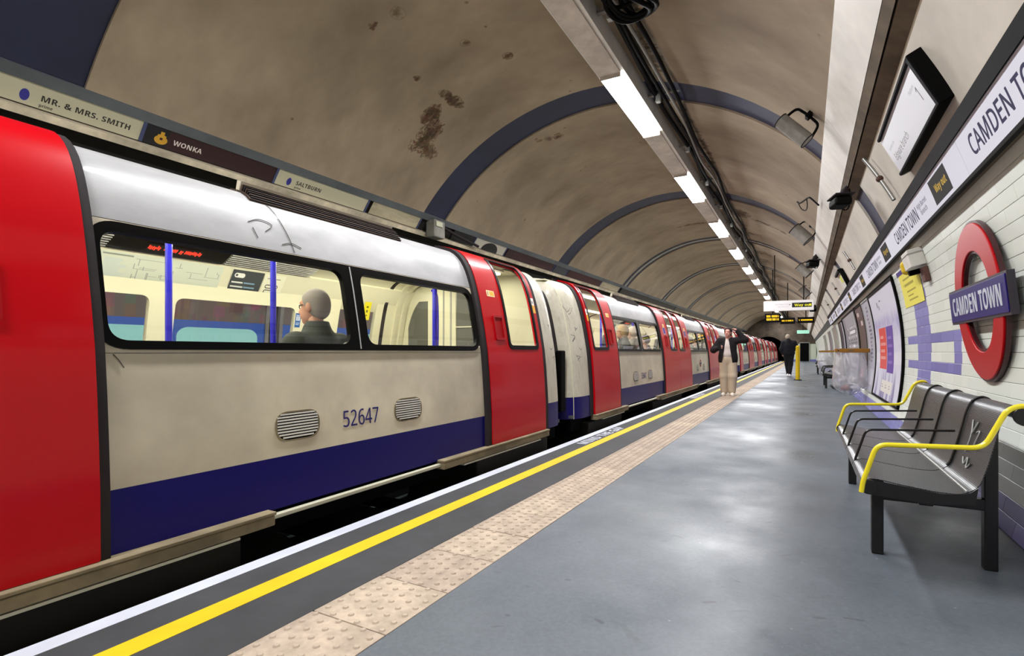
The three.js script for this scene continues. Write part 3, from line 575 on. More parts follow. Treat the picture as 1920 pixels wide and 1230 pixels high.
  for (const s of [2.9, CAR_L - 2.9]) {
    const bg = part('bogie_frame', [bx(-2.95, -2.75, -0.55, -0.2, s - 1.3, s + 1.3, 0.04), bx(-5.05, -4.85, -0.55, -0.2, s - 1.3, s + 1.3, 0.04), bx(-4.9, -2.9, -0.45, -0.25, s - 0.2, s + 0.2)], M.sooty, car);
    for (const o of [-0.95, 0.95]) part('wheelset', merge([...[-4.62, -3.18].map(x => new THREE.CylinderGeometry(0.35, 0.35, 0.12, 24).rotateZ(Math.PI / 2).translate(x, -0.47, -(s + o))), new THREE.CylinderGeometry(0.06, 0.06, 1.5, 12).rotateZ(Math.PI / 2).translate(-3.9, -0.47, -(s + o))]), M.sooty, bg);
    for (const o of [-0.95, 0.95]) part('axle_box', bx(-2.78, -2.7, -0.6, -0.25, s + o - 0.14, s + o + 0.14, 0.03), M.greyPaint, bg);
  }
  for (const [a, b] of [[4.0, 6.8], [10.6, 14.6], [16.9, 18.4], [0.5, 2.0]]) part('equipment_case', bx(-3.4, -2.6, -0.35, 0.098, a, b, 0.02), a > 16 || a < 1 ? MX.graffiti : MX.caseDark, car);
  // between-car barrier and hood
  part('gap_barrier', [bx(-2.80, -2.72, 0.3, 1.09, -0.17, -0.02, 0.02), bx(-2.86, -2.80, 0.32, 1.07, -0.16, -0.06, 0.01)], M.black, car);
  const hood = []; for (let j = 0; j <= 30; j++) { const a = AY(0.3) + (TOP - AY(0.3)) * j / 30, p = PROF.at(a), m = PROF.nrm(a); hood.push([p[0] - m[0] * 0.2, p[1] - m[1] * 0.16]); }
  const hin = hood.map(p => [p[0] - 0.05, p[1] - 0.05]).reverse();
  part('gangway_hood', pushed([...hood, ...hin], -0.29, 0.02), M.rubber, car);
  return car;
}
function canvasRep(w, h, f, x, y) { const t = canvas(w, h, f); t.repeat.set(x, y); return t; }
const MX = {
  stickerYellow: std({ map: canvas(128, 64, (g, w, h) => { g.fillStyle = '#f0d9a0'; g.fillRect(0, 0, w, h); g.fillStyle = '#e8b32c'; g.fillRect(52, 10, 66, 44); g.fillStyle = '#8a2c20'; g.fillRect(16, 14, 10, 36); }), roughness: 0.5 }),
  stickerMixed: std({ map: canvas(64, 128, (g, w, h) => { g.fillStyle = '#f2efe6'; g.fillRect(0, 0, w, h); g.fillStyle = '#f0b12c'; g.fillRect(0, 62, w, 66); g.fillStyle = '#3a3a48'; g.fillRect(22, 24, 18, 22); }), roughness: 0.5 }),
  stickerBlue: std({ map: canvas(128, 128, (g, w, h) => { g.fillStyle = '#e8e8f4'; g.fillRect(0, 0, w, h); g.fillStyle = '#1a1690'; g.fillRect(6, 6, w - 12, h - 12); g.fillStyle = '#f0c060'; g.fillRect(0, 0, w, 10); }), roughness: 0.5 }),
  endCream: phy({ map: canvasRep(512, 512, (g, w, h) => {
    g.fillStyle = 'rgb(206,200,182)'; g.fillRect(0, 0, w, h); seed = 41; g.lineCap = 'round';
    for (let k = 0; k < 900; k++) { g.fillStyle = `rgba(120,112,96,${rnd() * 0.09})`; g.fillRect(rnd() * w, rnd() * h, rr_(2, 30), rr_(2, 40)); }
    g.strokeStyle = 'rgba(60,60,66,0.75)'; for (let k = 0; k < 9; k++) { g.lineWidth = rr_(2, 4); g.beginPath(); let x = rr_(120, 260), y = 300 - k * 26; g.moveTo(x, y); for (let j = 0; j < 3; j++) g.lineTo(x += rr_(-60, 70), y += rr_(-26, 18)); g.stroke(); }
  }, 1.8, 0.55), roughness: 0.36, specularIntensity: 0.7, clearcoat: 0.25, clearcoatRoughness: 0.14 }),
  lineMap: std({ map: canvas(512, 256, (g, w, h) => {
    g.fillStyle = '#d5dccb'; g.fillRect(0, 0, w, h); g.fillStyle = '#8f978c'; g.fillRect(20, 14, 110, 12); g.strokeStyle = '#97a097'; g.lineWidth = 3; seed = 12;
    for (let k = 0; k < 16; k++) { g.beginPath(); let x = rr_(150, 480), y = rr_(30, 230); g.moveTo(x, y); for (let j = 0; j < 4; j++) { if (rnd() < 0.5) x = clamp(x + rr_(-90, 90), 140, 500); else y = clamp(y + rr_(-70, 70), 24, 240); g.lineTo(x, y); } g.stroke(); }
    g.fillStyle = '#bcd0d6'; for (let k = 0; k < 22; k++) g.fillRect(30, 50 + k * 8, rr_(50, 90), 3); g.fillStyle = '#8a918a'; g.beginPath(); g.arc(60, 236, 7, 0, 7); g.fill(); g.fillRect(74, 230, 50, 4); g.fillRect(74, 238, 40, 4);
  }), roughness: 0.5 }),
  cardDark: std({ map: canvas(256, 192, (g, w, h) => { g.fillStyle = '#3c4246'; g.fillRect(0, 0, w, h); g.fillStyle = '#f2f4ec'; g.beginPath(); g.roundRect(20, 22, 84, 34, 17); g.fill(); g.fillStyle = '#3c4246'; g.beginPath(); g.arc(38, 39, 9, 0, 7); g.fill(); g.fillStyle = '#e9ede6'; for (let k = 0; k < 3; k++) { g.fillRect(14, 86 + k * 32, 90 + k * 10, 11); g.fillStyle = '#7fa6c0'; g.fillRect(112 + k * 8, 86 + k * 32, 90, 11); g.fillStyle = '#e9ede6'; } }), roughness: 0.5 }),
  cardPale: std({ map: canvas(192, 192, (g, w, h) => { g.fillStyle = '#eeeed6'; g.fillRect(0, 0, w, h); g.fillStyle = '#9a9c90'; g.fillRect(30, 30, 120, 8); g.strokeStyle = '#4c4e4c'; g.lineWidth = 7; for (const y of [84, 124]) { g.beginPath(); g.roundRect(34, y, 110, 24, 12); g.stroke(); } }), roughness: 0.5 }),
  redLed: std({ color: 0x120303, emissive: 0xff3b22, emissiveIntensity: 1.6, emissiveMap: canvas(256, 48, (g, w, h) => { g.fillStyle = '#000'; g.fillRect(0, 0, w, h); g.fillStyle = '#fff'; seed = 4; for (const [a, b] of [[6, 60], [74, 130], [146, 158], [170, 250]]) for (let x = a; x < b; x += 9) { g.fillRect(x, rr_(6, 18), 6, 24); g.fillRect(x, 20, 8, 6); } }) }),
  moquette: std({ color: 0x24306e, roughness: 0.95 }),
  smoked: phy({ color: 0x8f918a, roughness: 0.25, transmission: 0.55, thickness: 0 }),
  graffiti: std({ map: scribble(512, 128, '#1a1812', 16, 9, 'rgba(190,186,168,0.9)'), roughness: 0.9 }),
  caseDark: std({ ...mot([30, 28, 22], 20, 0.5, 0.5), roughness: 0.95 }),
};
const CAR_LABELS = [
  ['nearest red, cream and blue train car with a large window and fleet number', -12.83],
  ['second train car, its end gap and single red door just beyond the nearest car', 6.40],
  ['third train car, partly hidden behind the person in the open dark jacket', 25.63],
  ['fourth train car, far along the platform behind the yellow post', 44.86],
];
const cars = [];
{
  const proto = buildCar();
  CAR_LABELS.forEach(([label, d], i) => {
    const c = i ? proto.clone() : proto; c.name = numbered('train_car'); c.position.z = -d; scene.add(c); tag(c, label, 'train car', 'cars of the tube train'); cars.push(c);
  });
  // fleet numbers in the middle of a bay, and the ring emblem on the next bay
  const fleet = (car, txt, s, h, w) => {
    const g = new TextGeometry(txt, { font: fontR, size: 0.1, depth: 0.0015, curveSegments: 5 }); g.computeBoundingBox(); g.scale(w / g.boundingBox.max.x, h / 0.1, 1).rotateY(Math.PI / 2);
    const a = AY(0.585), p = PROF.at(a), n = PROF.nrm(a); g.rotateZ(Math.atan2(n[1], n[0])).translate(p[0] + n[0] * 0.001, p[1], -s);
    tag(part('fleet_number', g, M.navyText, car), 'dark blue fleet number digits');
  };
  fleet(cars[0], '52647', 15.30, 0.105, 0.33); fleet(cars[1], '53647', 3.2, 0.105, 0.33);
  for (const c of cars) {
    const a = AY(0.72), p = PROF.at(a);
    const ring = new THREE.TorusGeometry(0.085, 0.022, 8, 24).scale(1, 1, 0.1).rotateY(Math.PI / 2).translate(p[0] + 0.004, p[1] + 0.03, -9.44);
    const e = part('ring_emblem', ring, M.redDark, c); part('emblem_bar', bx(p[0] + 0.003, p[0] + 0.01, p[1] + 0.01, p[1] + 0.05, 9.3, 9.58), M.blue, e);
  }
  const ink = std({ color: 0x4a463f, roughness: 0.8 });
  strokesOn([[[14.94, 2.02], [14.98, 1.95], [15.02, 1.84], [15.05, 1.74], [15.06, 1.68]], [[14.78, 1.82], [14.86, 1.85], [14.94, 1.83], [14.88, 1.78]], [[14.98, 1.72], [15.05, 1.74], [15.12, 1.72]], [[14.02, 1.06], [14.04, 1.035], [14.06, 1.0]], [[14.8, 1.79], [14.82, 1.73]]].map(l => l), ink, cars[0]);
  // stickers inside the nearest car on the far wall
  const inside = (s0, s1, y0, y1, m, name, label) => { const g = skin(rect(s0, AY(y0), s1, AY(y1)), -0.053, 0.002, true), uv = g.attributes.uv; for (let i = 0; i < uv.count; i++) uv.setXY(i, (uv.getX(i) - s0) / (s1 - s0), (uv.getY(i) - AY(y0)) / (AY(y1) - AY(y0))); tag(part(name, g, m, cars[0]), label); };
  inside(16.91, 16.98, 1.36, 1.52, std({ map: canvas(96, 160, (g, w, h) => { g.fillStyle = '#1d5fb0'; g.fillRect(0, 0, w, h); g.fillStyle = '#e6eef6'; for (const x of [14, 40, 66]) { g.beginPath(); g.arc(x + 8, 26, 8, 0, 7); g.fill(); g.fillRect(x, 36, 16, 50); } g.fillRect(14, 108, 68, 7); g.fillRect(14, 126, 60, 7); }), roughness: 0.5 }), 'seat_sticker', 'blue and white priority seat sticker');
  inside(17.93, 18.05, 1.5, 1.74, std({ map: canvas(64, 160, (g, w, h) => { g.fillStyle = '#e8dc24'; g.fillRect(0, 0, w, h); g.fillStyle = '#6a6410'; g.fillRect(22, 40, 20, 16); g.fillRect(24, 74, 16, 22); g.fillRect(26, 116, 14, 10); }), roughness: 0.5 }), 'warning_sticker', 'yellow warning sticker');
}
// ---------------------------------------------------------------- lighting along the ceiling
{
  const X0 = -2.456, X1 = -2.17, Y = 4.82;
  const ceilY = x => YC + Math.sqrt(R * R - (x - XC) ** 2);
  const T = thing('light_trunking', 'long pale metal trunking under the crown carrying the tube lights', 'trunking');
  const starts = []; for (let k = -3; k < 14; k++) starts.push(6.95 + 4.6 * k);
  part('side_channel', [bx(X1, X1 + 0.05, Y + 0.02, ceilY(X1) + 0.05, D0, D1), bx(X0 - 0.012, X0, Y - 0.012, ceilY(X0) + 0.05, D0, D1)], M.duct, T);
  starts.forEach((d, k) => { const e = starts[k + 1] ?? D1; if (d + 2.22 < Math.min(e, D1) - 0.02) part('cover_plate', bx(X0, X1, Y - 0.006, Y + 0.14, Math.max(D0, d + 2.22), Math.min(e, D1) - 0.01), M.trunk, T); });
  const W = ['', '', '', 'bright tube light nearest in view under the pale trunking', 'second lit tube light from the front along the trunking', 'third lit tube light from the front along the trunking', 'fourth lit tube light from the front along the trunking', 'fifth lit tube light from the front along the trunking', 'sixth lit tube light from the front along the trunking', 'seventh lit tube light from the front along the trunking', 'eighth lit tube light from the front, just before the hanging sign'];
  starts.forEach((d, k) => {
    if (d < D0 || d + 2.3 > D1) return;
    const L = thing('ceiling_light', W[k] || (k < 3 ? ['farthest lit tube light behind the viewer', 'second lit tube light behind the viewer', 'lit tube light almost above the viewer'][k] + ' under the trunking' : (['ninth', 'tenth', 'eleventh', 'twelfth', 'thirteenth', 'fourteenth'][k - 11] + ' lit tube light from the front, seen past the hanging signs')), 'light', 'tube lights along the crown');
    part('diffuser', bx(X0 + 0.004, X1 - 0.004, Y - 0.05, Y + 0.03, d, d + 2.2, 0.02), M.lamp, L);
    for (const e of [d - 0.012, d + 2.2]) part('end_cap', bx(X0, X1, Y - 0.055, Y + 0.05, e, e + 0.012), M.trunk, L);
    const l = new THREE.RectAreaLight(0xfdfdff, TUBE_LIGHT, X1 - X0, 2.2); l.position.set((X0 + X1) / 2, Y - 0.056, -(d + 1.1)); l.rotation.x = -Math.PI / 2; L.add(l);
  });
  // cables and pipes beside the trunking
  const cab = (x, r, sag, ph, label, m) => { const p = []; for (let d = D0; d <= D1; d += 1.1) p.push(V(x + 0.03 * Math.sin(d * 1.3 + ph), ceilY(x) - 0.05 - sag * (0.5 + 0.5 * Math.sin(d * 2.1 + ph)), d)); return one('ceiling_cable', rod(p, r, 7), m, label, 'cable', 'cables beside the trunking'); };
  cab(-1.98, 0.035, 0.03, 0, 'thick black cable running close beside the light trunking', M.black);
  cab(-1.88, 0.028, 0.05, 1.7, 'sagging black cable second out from the light trunking', M.black);
  cab(-1.80, 0.022, 0.06, 3.1, 'thin grey cable third out from the light trunking', M.greyPaint);
  cab(-1.70, 0.03, 0.05, 4.4, 'black cable farthest out from the light trunking', M.black);
  // looped spare cable near the front
  const loops = []; for (let k = 0; k < 7; k++) { const c = V(-1.62 + rr_(-0.12, 0.12), 4.76 + rr_(-0.06, 0.03), 5.35 + rr_(-0.35, 0.45)), p = []; const rx = rr_(0.14, 0.26), rz = rr_(0.25, 0.45); for (let j = 0; j <= 14; j++) { const a = j / 14 * 6.283; p.push(new THREE.Vector3(c.x + rx * Math.cos(a), c.y - 0.04 * Math.sin(a * 2) - rx * 0.3 * Math.cos(a), c.z + rz * Math.sin(a))); } loops.push(rod(p, rr_(0.018, 0.03), 6)); }
  one('cable_coil', loops, M.black, 'tangled coil of black cable hung from the ceiling', 'cable coil');
  const clipGeo = bx(-2.12, -1.58, 4.97, 5.0, -0.03, 0.03);
  for (let k = 0; k < 9; k++) { const d = 5.9 + k * 2.3; const c = thing('cable_hanger', k ? 'grey cable hanger strap ' + ['', 'at the first dark rib', 'after the first dark rib', 'beside the second light', 'after the second light', 'beside the third light', 'after the third light', 'beside the fourth light', 'after the fourth light'][k] : 'grey cable hanger strap beside the coiled cable', 'hanger', 'cable hangers'); const m = part('strap', clipGeo, M.greyPaint, c); part('clip', bx(-2.0, -1.93, 4.86, 4.98, -0.04, 0.04, 0.01), M.innerGrey, c); c.position.z = -d; c.position.y = 0.02; }
}
// ---------------------------------------------------------------- boxed duct along the haunch
{
  const T = thing('wall_duct', 'long boxed white and beige duct running along the platform-side haunch', 'duct');
  const p1 = [0.19, 3.66], p2 = [0.42, 3.27], p3 = [0.478, 3.20], p4 = [0.60, 3.13];
  for (let d = -3.4; d < D1; d += 3.4) part('white_cover', pushed([p1, p2, [p2[0] + 0.14, p2[1] + 0.14], [p1[0] + 0.2, p1[1] + 0.1]], d, Math.min(D1, d + 3.392)), M.duct, T);
  part('beige_tray', pushed([[p2[0] + 0.004, p2[1] - 0.004], p3, [p3[0] + 0.03, p3[1] + 0.08], [p2[0] + 0.1, p2[1] + 0.1]], D0, D1), M.ductBeige, T);
  part('beige_lower_tray', pushed([[p3[0] + 0.012, p3[1] - 0.012], p4, [p4[0] + 0.06, p4[1] + 0.04], [p3[0] + 0.08, p3[1] + 0.08]], D0, D1), M.ductBeige, T);
}
// ---------------------------------------------------------------- frieze of station names
{
  const face = canvas(2048, 192, (g, w, h) => {
    g.fillStyle = '#e6e7f4'; g.fillRect(0, 0, w, h); const S = w / 3.09, U = d => (7.5 - d) * S;
    g.fillStyle = '#1b1746'; g.textBaseline = 'alphabetic';
    const fit = (t, x0, x1, y, px, f = '') => { g.font = f + px + 'px sans-serif'; g.save(); g.translate(x0, y); g.scale((x1 - x0) / g.measureText(t).width, 1); g.fillText(t, 0, 0); if (!f) { g.lineWidth = 4; g.strokeStyle = '#1b1746'; g.strokeText(t, 0, 0); } g.restore(); };
    fit('CAMDEN TOWN', U(7.31), U(5.97), 140, 122);
    g.fillStyle = '#6b6b86'; fit('High Barnet', U(5.93), U(5.54), 88, 44, 'bold '); fit('branch', U(5.86), U(5.6), 134, 44, 'bold ');
    g.fillStyle = '#0c0b08'; g.fillRect(U(5.33), 24, 0.53 * S, 144); g.fillStyle = '#d8b426'; fit('← Way out', U(5.28), U(4.86), 112, 60, 'bold ');
  });
  const T = thing('station_frieze', 'long white name frieze with black trim above the tiled wall', 'sign');
  const fm = phy({ map: face, roughness: 0.6, specularIntensity: 0.3 }), r = FRZ.r;
  for (let k = -4; k < 7; k++) { const e = 7.5 + 3.09 * k; part('name_panel', sector(r, r + 0.03, aR(FRZ.y0, r), aR(FRZ.y1, r), e - 3.086, e, 6, true), fm, T); }
  const a = 7.5 - 3.09 * 5, b = 7.5 + 3.09 * 6;
  part('top_trim', sector(r - 0.012, R + 0.02, aR(FRZ.y1, r), aR(FRZ.y1 + 0.085, r), a, b, 2), M.black, T);
  part('lower_lip', sector(r - 0.008, r + 0.03, aR(FRZ.y0 - 0.022, r), aR(FRZ.y0, r), a, b, 2), M.black, T);
  part('soffit', sector(r + 0.025, R + 0.012, aR(FRZ.y0 - 0.02, r), aR(FRZ.y0 + 0.02, r), a, b, 2), M.ductBeige, T);
}
// ---------------------------------------------------------------- platform number sign
{
  const T = thing('platform_sign', 'white platform number sign in a deep black frame above the frieze', 'sign');
  const P0 = [0.625, 2.99], P1 = [0.775, 2.69], d0 = 4.32, d1 = 5.85; // upper and lower edges of the face
  const len = Math.hypot(P1[0] - P0[0], P1[1] - P0[1]), cx = (P0[0] + P1[0]) / 2, cy = (P0[1] + P1[1]) / 2, ang = Math.atan2(P0[1] - P1[1], P0[0] - P1[0]) - Math.PI / 2;
  // local frame: x' out of the wall (towards the track), y' up the face
  const put = g => g.rotateZ(ang).translate(cx, cy, 0);
  const h = len / 2;
  const face = canvas(1024, 224, (g, w, hh) => {
    g.fillStyle = '#e3e5ec'; g.fillRect(0, 0, w, hh); g.fillStyle = '#8f919a'; g.font = '26px sans-serif'; g.fillText('Northern line', 66, 96); g.fillText('Platform', 800, 74);
    g.fillStyle = '#26222e'; g.font = '56px sans-serif'; g.fillText('← Edgware branch', 40, 168); g.font = '100px sans-serif'; g.fillText('1', 880, 152);
  });
  const fg = new THREE.PlaneGeometry(d1 - d0, len).rotateY(-Math.PI / 2); // faces -x, u runs towards the viewer
  part('sign_face', put(fg.translate(-0.03, 0, -(d0 + d1) / 2)), std({ map: face, roughness: 0.4 }), T);
  part('backing_plate', put(bx(-0.028, 0.05, -h, h, d0, d1)), M.black, T);
  part('upper_rail', put(bx(-0.05, 0.05, h, h + 0.03, d0 - 0.05, d1, 0.01)), M.black, T);
  part('lower_rail', put(bx(-0.05, 0.05, -h - 0.03, -h, d0 - 0.05, d1, 0.01)), M.black, T);
  part('end_rail', put(bx(-0.05, 0.05, -h - 0.03, h + 0.03, d0 - 0.06, d0, 0.01)), M.black, T);
  part('far_end_plate', put(bx(-0.03, 0.05, -h - 0.03, h + 0.03, d1, d1 + 0.02)), M.duct, T);
}
// ---------------------------------------------------------------- roundel
{
  const T = thing('station_roundel', 'red ring station roundel with a dark blue name bar on the tiled wall', 'sign');
  const yc = 1.435, dc = 4.93, a = aR(yc), rr = R - 0.05;
  const G = g => g.rotateY(-Math.PI / 2).rotateZ(a).translate(XC + rr * Math.cos(a), YC + rr * Math.sin(a), -dc);
  const ringShape = (o, i) => { const s = new THREE.Shape(); s.absarc(0, 0, o, 0, Math.PI * 2); const h = new THREE.Path(); h.absarc(0, 0, i, 0, Math.PI * 2, true); s.holes.push(h); return s; };
  const ex = (s, d, b, z) => new THREE.ExtrudeGeometry(s, { depth: d, bevelEnabled: b > 0, bevelThickness: b, bevelSize: b, bevelSegments: 3, curveSegments: 48 }).translate(0, 0, z);
  part('ring_rim', G(ex(ringShape(0.575, 0.345), 0.026, 0, -0.012)), std({ color: 0x3a070d, roughness: 0.4 }), T);
  part('ring', G(ex(ringShape(0.552, 0.368), 0.004, 0.008, 0.013)), phy({ color: 0xb4000c, roughness: 0.35, specularIntensity: 0.35 }), T);
  part('bar_rim', G(ex(rect(-0.72, -0.135, 0.72, 0.135, 0.004), 0.04, 0, -0.01)), std({ color: 0x2a2430, roughness: 0.4 }), T);
  part('name_bar', G(ex(rect(-0.70, -0.115, 0.70, 0.115, 0.004), 0.003, 0.003, 0.03)), phy({ color: 0x170b68, roughness: 0.4, specularIntensity: 0.5 }), T);
  const g = new TextGeometry('CAMDEN TOWN', { font, size: 0.125, depth: 0.003, curveSegments: 5 }); g.computeBoundingBox(); const w = g.boundingBox.max.x; g.scale(1.22 / w, 1.12, 1).translate(-0.61, -0.07, 0.036);
  part('name_lettering', G(g), M.white, T);
}
// ---------------------------------------------------------------- boards, notices and boxes on the wall
function board(name, label, category, d0, d1, y0, y1, map, opt = {}) {
  const T = thing(name, label, category, opt.group), r = R - 0.02;
  part('poster_print', sector(r, r + 0.01, aR(y0, r), aR(y1, r), d0, d1, 14, true), std({ map, roughness: 0.35 }), T);
  const f = opt.frame || M.black, q = R - 0.032, w = opt.w ?? 0.05;
  part('frame', [sector(q, R + 0.02, aR(y0, q), aR(y1, q), d0 - w, d0, 14), sector(q, R + 0.02, aR(y0, q), aR(y1, q), d1, d1 + w, 14), sector(q, R + 0.02, aR(y0 - 0.03, q), aR(y0, q), d0 - w, d1 + w, 2), sector(q, R + 0.02, aR(y1, q), aR(y1 + 0.03, q), d0 - w, d1 + w, 2)], f, T);
  part('backing_board', sector(R - 0.012, R + 0.02, aR(y0), aR(y1), d0, d1, 14), M.greyPaint, T);
  return T;
}
const lines = (g, x, y, w, n, dy, c, lh = 6) => { g.fillStyle = c; for (let k = 0; k < n; k++) g.fillRect(x, y + k * dy, w * rr_(0.55, 1), lh); };
board('poster_board', 'large pale lavender poster with red and purple panels in a black frame', 'poster', 8.78, 11.75, 0.33, 2.05, canvas(1024, 768, (g, w, h) => {
  seed = 21; g.fillStyle = '#dcdcec'; g.fillRect(0, 0, w, h);
  for (let k = 0; k < 700; k++) { const y = 190 + Math.abs(rnd() + rnd() - 1) * 150; g.fillStyle = `rgba(${120 + rnd() * 50},${115 + rnd() * 45},${175 + rnd() * 40},${rnd() * 0.35})`; const x = rnd() * w; g.beginPath(); g.moveTo(x, y - rr_(10, 70)); g.lineTo(x + rr_(2, 10), y + rr_(10, 60)); g.lineTo(x - rr_(2, 10), y + rr_(10, 60)); g.fill(); }
  g.fillStyle = '#e6e5f0'; g.fillRect(0, 440, w, 80);
  for (let k = 0; k < 16; k++) { const x = rnd() * w; g.fillStyle = `rgba(96,86,140,${0.3 + rnd() * 0.4})`; g.beginPath(); g.moveTo(x, 520 + rnd() * 60); g.lineTo(x + 26, 768); g.lineTo(x - 26, 768); g.fill(); }
  g.fillStyle = '#e4473f'; g.fillRect(190, 262, 300, 300); g.fillStyle = '#5b36a4'; g.fillRect(500, 262, 250, 320);
  lines(g, 230, 320, 220, 4, 50, 'rgba(250,225,222,0.55)', 22); lines(g, 540, 330, 170, 4, 56, 'rgba(214,196,240,0.4)', 20);
  g.fillStyle = '#5a5a66'; g.fillRect(300, 70, 34, 40); g.fillRect(360, 100, 26, 30); g.fillRect(420, 66, 60, 10);
  g.fillStyle = '#e9e6dd'; g.fillRect(330, 640, 420, 84); lines(g, 360, 670, 60, 2, 16, '#8a8a8a'); lines(g, 500, 670, 60, 2, 16, '#8a8a8a'); lines(g, 640, 670, 60, 2, 16, '#8a8a8a');
}), { w: 0.06 });
board('poster_board', 'narrow grey lettered poster strip beyond the lavender poster', 'poster', 11.9, 13.1, 0.33, 2.05, canvas(384, 512, (g, w, h) => { seed = 5; g.fillStyle = '#b6b6c4'; g.fillRect(0, 0, w, h); for (let k = 0; k < 15; k++) { g.fillStyle = `rgba(70,70,96,${0.4 + rnd() * 0.4})`; g.fillRect(rr_(110, 160), 30 + k * 22, rr_(70, 160), 12); } g.fillStyle = '#d0d0da'; g.fillRect(60, 390, 260, 90); }), { frame: M.innerGrey });
board('poster_board', 'dark brown poster just behind the clear rubbish sack', 'poster', 13.3, 14.9, 0.33, 2.05, canvas(384, 512, (g, w, h) => { seed = 6; g.fillStyle = '#4a3b3a'; g.fillRect(0, 0, w, h); for (let k = 0; k < 120; k++) { g.fillStyle = `rgba(${90 + rnd() * 90},${70 + rnd() * 60},${76 + rnd() * 60},0.25)`; g.fillRect(rnd() * w, rnd() * h, rr_(8, 50), rr_(8, 50)); } g.fillStyle = '#d8c6c6'; g.fillRect(60, 30, 110, 26); g.fillRect(190, 90, 90, 30); g.fillStyle = '#b04a50'; g.fillRect(50, 400, 160, 60); g.fillStyle = '#d6d0d4'; g.fillRect(70, 440, 100, 18); }));
board('line_diagram_board', 'tall grey route diagram board with vertical station lists', 'board', 15.1, 19.6, 0.33, 2.08, canvas(768, 512, (g, w, h) => {
  seed = 8; g.fillStyle = '#a6a6ae'; g.fillRect(0, 0, w, h); g.fillStyle = '#8c8c98'; g.fillRect(0, 0, 150, h); g.fillStyle = '#23232a'; for (const x of [190, 330, 420, 510, 600]) { g.fillRect(x, 90, 9, 360); for (let k = 0; k < 14; k++) { g.fillStyle = k % 3 ? '#3a3a44' : '#ececf2'; g.fillRect(x + 18, 100 + k * 24, rr_(30, 64), 12); } g.fillStyle = '#23232a'; } g.fillStyle = '#f6f6fa'; g.fillRect(320, 130, 300, 24); g.fillRect(430, 240, 110, 20); g.fillRect(690, 0, 12, h); g.fillStyle = '#141416'; g.fillRect(704, 0, 30, h);
}), { w: 0.12 });
board('poster_board', 'dark narrow poster beyond the route diagram board', 'poster', 20.0, 22.0, 0.33, 2.05, canvas(128, 256, (g, w, h) => { g.fillStyle = '#2c2a3a'; g.fillRect(0, 0, w, h); g.fillStyle = '#c9c9d8'; g.fillRect(90, 0, 30, h); }));
for (const [k, [a, b, c, l]] of [[24, 27, '#9a968c', 'pale grey poster on the far tiled wall beyond the second bench'], [29, 32, '#77727a', 'mauve grey poster on the far tiled wall before the third bench'], [36, 40, '#8d8a86', 'farthest grey poster on the tiled wall by the end door']].entries())
  board('poster_board', l, 'poster', a, b, 0.4, 2.05, canvas(128, 128, (g, w, h) => { seed = 30 + k; g.fillStyle = c; g.fillRect(0, 0, w, h); for (let j = 0; j < 40; j++) { g.fillStyle = `rgba(${rnd() * 255},${rnd() * 255},${rnd() * 255},0.12)`; g.fillRect(rnd() * w, rnd() * h, rr_(6, 40), rr_(6, 30)); } }), { frame: M.innerGrey });
{
  const T = thing('paper_notice', 'yellow paper notice with a purple heading taped below the white box', 'notice'), r = R - 0.006;
  part('sheet', sector(r, r + 0.003, aR(1.62, r), aR(2.02, r), 7.08, 8.3, 8, true), std({ roughness: 0.8, map: canvas(512, 256, (g, w, h) => { seed = 3; g.fillStyle = '#e6da58'; g.fillRect(0, 0, w, h); g.fillStyle = '#a89b34'; g.fillRect(90, 40, 190, 14); g.fillRect(100, 82, 250, 20); g.fillRect(70, 82, 14, 14); g.fillRect(130, 138, 240, 12); g.fillRect(140, 172, 150, 11); g.fillRect(150, 204, 230, 12); }) }), T);
  part('heading_strip', sector(r, r + 0.003, aR(2.022, r), aR(2.075, r), 7.75, 8.4, 2, true), std({ color: 0x43307c, roughness: 0.8 }), T);
}
{
  const T = thing('alarm_box', 'small white wall box with a yellow sounder beside the yellow notice', 'box');
  const G = (y0, y1, d0, d1, dep, rad = 0.01) => { const a = aR((y0 + y1) / 2); return bx(-dep, 0, -(y1 - y0) / 2, (y1 - y0) / 2, d0, d1, rad).rotateZ(a).translate(XC + R * Math.cos(a), YC + R * Math.sin(a), 0); };
  part('box_body', G(1.95, 2.13, 6.62, 6.98, 0.13), M.duct, T);
  part('box_lid_line', G(2.085, 2.092, 6.61, 6.99, 0.134, 0), M.innerGrey, T);
  part('sounder', G(1.93, 2.09, 7.08, 7.24, 0.13, 0.05), M.yellow, T);
  part('mounting_plate', G(1.90, 2.12, 6.99, 7.07, 0.1), M.black, T);
  part('conduit_stub', G(1.78, 1.93, 6.6, 6.74, 0.05), std({ color: 0x5a3a30, roughness: 0.7 }), T);
}
// rods, brackets and cameras on the haunch
const onArc = (y, inset) => { const r = R - inset, a = aR(y, r); return [XC + r * Math.cos(a), YC + r * Math.sin(a)]; };
for (const [d, y0, y1, l] of [[6.75, 3.12, 2.62, 'bent metal conduit rod between the duct and frieze beside the blue rib'], [11.8, 2.96, 2.6, 'second metal conduit rod farther along between the duct and frieze'], [16.9, 2.96, 2.6, 'third metal conduit rod far along between the duct and frieze'], [22.5, 2.96, 2.6, 'fourth metal conduit rod farthest along between the duct and frieze']]) {
  const p = []; for (let k = 0; k <= 6; k++) { const q = onArc(y0 + (y1 - y0) * k / 6, 0.05); p.push(V(q[0], q[1], d - 0.02 * k)); }
  const T = thing('conduit_rod', l, 'conduit', 'conduits between duct and frieze'); part('rod', rod(p, 0.02, 8), M.steel, T); part('clamp', new THREE.SphereGeometry(0.035, 10, 8).translate(p[3].x, p[3].y, p[3].z), std({ color: 0x4a2e22, roughness: 0.7 }), T);
}
